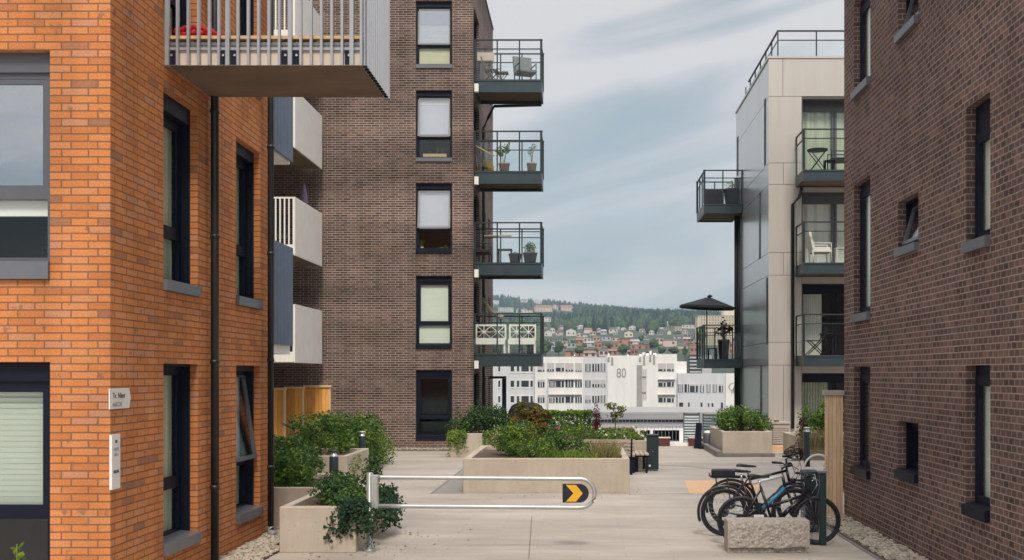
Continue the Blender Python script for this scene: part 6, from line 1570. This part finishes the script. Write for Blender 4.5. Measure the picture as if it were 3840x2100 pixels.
for ya in (455, 640):
    q = MB(); q.box(ox(180),ox(585),YO-.5,YO-.15,oz(ya+6),oz(ya-4)); q.build('awning', [M['oshut']], off)
    q = MB(); q.box(ox(1505),ox(1712),YO-.6,YO-.15,oz(ya+8),oz(ya-2)); q.build('awning', [M['oshut']], off)
hN = oz(320)-oz(432); wN = ox(1135)-ox(1002); o = text(off, '80', hN*1.42, (ox(1002),YO-.36,oz(432)), (R(90),0,0), M['ogrey'], wN/(hN*1.42*1.10), .03, 'house_number')
q = MB(); q.tube([(ox(178),YO-2,zg),(ox(178),YO-2,oz(445))], .13, 6); tag(q.build('lamp_post', [M['ogrey']], None, (ox(178),YO-2,zg)), 'thin tall grey post in front of the white office', 'post')
wing = thing('white_office', (ox(2100),YO,-10), 'low white office wing with a round emblem, beside the number 80 building', 'office building')
q = MB(); q.box(ox(1737),ox(2310),YO-1.2,YO+.9,zg,oz(385)); q.build('wall', [M['white3']], wing)
q = MB(); q.box(ox(2310)+.01,ox(2700),YO-1.6,YO+.9,zg,oz(383)); q.build('wall', [M['white2']], wing)
for a, b in ((1745,1797),(1818,1872),(1884,1980),(2004,2052),(2084,2128),(2158,2204),(2230,2280)): owin(a, b, 516, 612, rr_.choice((0,0,.2)), YO-1.2, wing, rr_.choice((1,2)))
for a, b in ((1755,1802),(1862,1880),(2012,2034),(2100,2116),(2144,2166),(2256,2280)): owin(a, b, 735, 842, rr_.choice((0,.1)), YO-1.2, wing, 0)
for a, b in ((2428,2440),(2446,2458)): owin(a, b, 722, 780, 0, YO-1.6, wing, 0)
q = MB(); cxl, czl, yl = ox(2440), oz(548), YO-1.66
n = 28
for k in range(n):
    a0, a1 = 6.283*k/n, 6.283*(k+1)/n
    def ep(a, f): return (cxl+1.75*f*math.cos(a), yl, czl+1.0*f*math.sin(a))
    q.face([ep(a0,1),ep(a1,1),ep(a1,.86),ep(a0,.86)])
q.tube([(cxl-.75,yl,czl-.7),(cxl-.25,yl,czl+.75)], .13, 6); q.tube([(cxl+.25,yl,czl-.75),(cxl+.75,yl,czl+.7)], .13, 6); q.tube([(cxl-.5,yl,czl-.05),(cxl+.5,yl,czl+.08)], .12, 6)
q.build('wall_emblem', [M['ogrey']], wing); text(wing, 'HYUNDAI', 1.15, (ox(2375),yl,oz(632)), (R(90),0,0), M['ogrey'], 1.0, .03, 'wall_lettering')
lo_ = thing('white_office', (ox(-300),YO,-10), 'pale glazed office with bay windows between the brick tower and the white office', 'office building')
q = MB(); q.box(XX(1215,SO),XX(1345,SO),YO+.6,YO+14,zg,ZZ(905,SO)); q.build('wall', [M['white3']], lo_)
q = MB(); q.box(XX(1345,SO)+.01,ox(20)-.01,YO-.6,YO+14,zg,ZZ(900,SO)); q.build('wall', [M['white3']], lo_)
for py in (918, 957, 996):
    for xa, xb in ((1253,1258),(1284,1293),(1300,1306),(1311,1330),(1334,1340)):
        m_ = MB(); m_.box(XX(xa,SO)-.1,XX(xb,SO)+.1,YO+.5,YO+.59,ZZ(py+20,SO),ZZ(py-2,SO),1); m_.box(XX(xa,SO),XX(xb,SO),YO+.47,YO+.499,ZZ(py+16,SO),ZZ(py,SO)); m_.build('window', [M['owin'],M['white2']], lo_)
dk_ = thing('office_block', (XX(1745,8),F/8,-10), 'dark glazed block with a pale wing, right of the white office', 'office building')
q = MB(); q.box(XX(1733,8),XX(1766,8),F/8,F/8+15,TZ(40,325)-1,ZZ(893,8)); q.build('wall', [M['owin']], dk_); q = MB(); q.box(XX(1766,8)+.01,XX(1790,8),F/8,F/8+15,TZ(40,325)-1,ZZ(893,8)); q.build('wall', [M['hg']], dk_)
q = MB()
for k in range(5): q.box(XX(1735,8),XX(1764,8),F/8-.2,F/8-.01,ZZ(897+k*9,8)-.5,ZZ(897+k*9,8)); 
q.build('spandrel', [M['hg']], dk_)
# pavilion across the lower street -------------------------------------------------
M['roofp'] = mat('pavilion_roof', (0.33,0.325,0.33), .85, var=.1, vscale=.3)
pav = thing('pavilion', (3,70,-5), 'low pale pavilion with dark openings just beyond the plaza edge', 'pavilion')
sp_ = 37.0; yp = F/sp_; q = MB(); q.box(XX(1480,sp_),XX(1860,sp_),yp+.1,yp+12,ZZ(1040,sp_)-.9,ZZ(1037,sp_)); q.build('roof', [M['roofp']], pav)
q = MB(); q.box(XX(1500,sp_),XX(1724,sp_),yp,yp+.09,ZZ(1061,sp_),ZZ(1055,sp_)); q.build('gutter', [M['frame']], pav)
q = MB(); q.box(XX(1480,sp_),XX(1722,sp_),yp+.2,yp+.5,ZZ(1082,sp_),ZZ(1061,sp_)-.01); q.build('fascia', [M['white2']], pav)
for xa, xb in ((1500,1512),(1567,1574),(1600,1612),(1636,1643),(1710,1722)):
    q = MB(); q.box(XX(xa,sp_),XX(xb,sp_),yp+.2,yp+.5,-5.9,ZZ(1082,sp_)-.01); q.build('column', [M['white2']], pav)
q = MB(); q.box(XX(1480,sp_),XX(1722,sp_),yp+3,yp+3.2,-5.9,ZZ(1082,sp_)-.01); q.build('back_wall', [M['room']], pav)
q = MB(); q.box(XX(1480,sp_),XX(1860,sp_),yp-3,yp+2.9,-6.3,ZZ(1111,sp_)); q.build('terrace', [M['white3']], pav)
q = MB(); q.box(XX(1724,sp_)+.05,XX(1860,sp_),yp+.3,yp+11,-6,ZZ(1040,sp_)-.91); q.build('wall', [M['louver']], pav)
q = MB(); q.box(XX(1538,sp_),XX(1562,sp_),yp+1.5,yp+2.2,ZZ(1111,sp_)+.01,ZZ(1083,sp_)-.1); tag(q.build('orange_hoarding', [M['orangef']], None, (XX(1550,sp_),yp+1.5,-2)), 'orange board inside the left opening of the low pavilion', 'board')

# ------------------------------------------------------------------ air, sky, light, camera
hz = MB(); hz.box(-1490,1490,-390,2990,-14,260)
m, nt, out = nodes('haze_air'); pv = nt.nodes.new('ShaderNodeVolumePrincipled'); pv.inputs['Density'].default_value = HAZE
pv.inputs['Color'].default_value = (0.62,0.82,0.95,1); pv.inputs['Anisotropy'].default_value = 0.2
nt.links.new(pv.outputs[0], out.inputs['Volume'])
tag(hz.build('haze', [m]), kind='stuff')
w = bpy.data.worlds.new('World'); scene.world = w; w.use_nodes = True; nt = w.node_tree; nt.nodes.clear(); L = nt.links.new
out = nt.nodes.new('ShaderNodeOutputWorld'); bg = nt.nodes.new('ShaderNodeBackground'); bg.inputs['Strength'].default_value = SKY
sky = nt.nodes.new('ShaderNodeTexSky'); sky.sky_type = 'NISHITA'; sky.sun_disc = False; sky.sun_elevation = R(SUN_EL); sky.sun_rotation = R(SUN_ROT); sky.dust_density = 1.5; sky.ozone_density = 1.2
tc = nt.nodes.new('ShaderNodeTexCoord'); sep = nt.nodes.new('ShaderNodeSeparateXYZ'); L(tc.outputs['Generated'], sep.inputs[0])
# long cloud streaks: the direction is turned, then stretched, before the noise is read
m1 = nt.nodes.new('ShaderNodeMapping'); m1.inputs['Rotation'].default_value = (0,R(CROT),R(8)); L(tc.outputs['Generated'], m1.inputs['Vector'])
mp = nt.nodes.new('ShaderNodeMapping'); mp.inputs['Scale'].default_value = (2.2,1.6,11.0); mp.inputs['Location'].default_value = CLOUD_LOC; L(m1.outputs['Vector'], mp.inputs['Vector'])
n1 = nt.nodes.new('ShaderNodeTexNoise'); n1.inputs['Scale'].default_value = 1.0; n1.inputs['Detail'].default_value = 9; n1.inputs['Roughness'].default_value = 0.50; n1.inputs['Distortion'].default_value = 0.55
L(mp.outputs['Vector'], n1.inputs['Vector'])
n2 = nt.nodes.new('ShaderNodeTexNoise'); n2.inputs['Scale'].default_value = 2.6; n2.inputs['Detail'].default_value = 4; L(m1.outputs['Vector'], n2.inputs['Vector'])
sm = nt.nodes.new('ShaderNodeMath'); sm.operation = 'MULTIPLY_ADD'; sm.inputs[1].default_value = 0.35; L(n2.outputs['Fac'], sm.inputs[0])
s1 = nt.nodes.new('ShaderNodeMath'); s1.operation = 'MULTIPLY'; s1.inputs[1].default_value = 0.8; L(n1.outputs['Fac'], s1.inputs[0]); L(s1.outputs[0], sm.inputs[2])
hi = nt.nodes.new('ShaderNodeMath'); hi.operation = 'MULTIPLY_ADD'; hi.inputs[1].default_value = 0.5; L(sep.outputs['Z'], hi.inputs[0]); L(sm.outputs[0], hi.inputs[2])
rp = nt.nodes.new('ShaderNodeValToRGB'); el = rp.color_ramp.elements
el[0].position = 0.55; el[0].color = BLUE; el[1].position = 0.715; el[1].color = CLOUD
e = el.new(0.62); e.color = VEIL
L(hi.outputs[0], rp.inputs['Fac'])
cm = nt.nodes.new('ShaderNodeMix'); cm.data_type = 'RGBA'; cm.inputs['Factor'].default_value = 0.15; L(rp.outputs['Color'], cm.inputs['A']); L(sky.outputs['Color'], cm.inputs['B'])
# an overcast sky is brighter overhead than at the horizon
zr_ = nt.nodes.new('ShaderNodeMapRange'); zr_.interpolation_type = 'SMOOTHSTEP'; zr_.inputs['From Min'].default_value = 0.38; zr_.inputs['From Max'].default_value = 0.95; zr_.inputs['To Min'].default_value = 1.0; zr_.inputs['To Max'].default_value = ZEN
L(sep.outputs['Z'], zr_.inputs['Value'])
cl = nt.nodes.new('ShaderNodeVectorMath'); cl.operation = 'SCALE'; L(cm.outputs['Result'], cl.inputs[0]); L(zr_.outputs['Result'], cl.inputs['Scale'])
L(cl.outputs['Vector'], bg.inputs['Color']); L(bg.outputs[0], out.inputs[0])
sd = bpy.data.lights.new('sun', 'SUN'); sd.energy = SUN; sd.angle = R(SUN_ANG); sd.color = (1.0,0.90,0.77)
so = bpy.data.objects.new('sun', sd); col.objects.link(so)
# Nishita: rotation 0 = sun towards +Y; positive rotation turns clockwise seen from above
az = R(SUN_ROT); el = R(SUN_EL); d = Vector((math.sin(az)*math.cos(el), math.cos(az)*math.cos(el), math.sin(el)))
so.rotation_euler = d.to_track_quat('Z','Y').to_euler(); so.location = d*50 + Vector((0,10,0))
cam = bpy.data.cameras.new('camera'); co = bpy.data.objects.new('camera', cam); col.objects.link(co)
co.location = (0,0,EYE); co.rotation_euler = (R(90),0,0); cam.sensor_width = 36; cam.lens = 36*F/2576; cam.clip_end = 6000; cam.clip_start = 0.1
cam.shift_x = -172/2576; cam.shift_y = 237/2576
scene.camera = co
scene.view_settings.view_transform = 'Standard'; scene.view_settings.look = 'None'; scene.view_settings.gamma = 1; scene.view_settings.exposure = EXPO
c = scene.cycles; c.max_bounces = 8; c.transparent_max_bounces = 24; c.volume_bounces = 0; c.diffuse_bounces = 4; c.glossy_bounces = 4; c.use_denoising = True; c.sample_clamp_indirect = 6
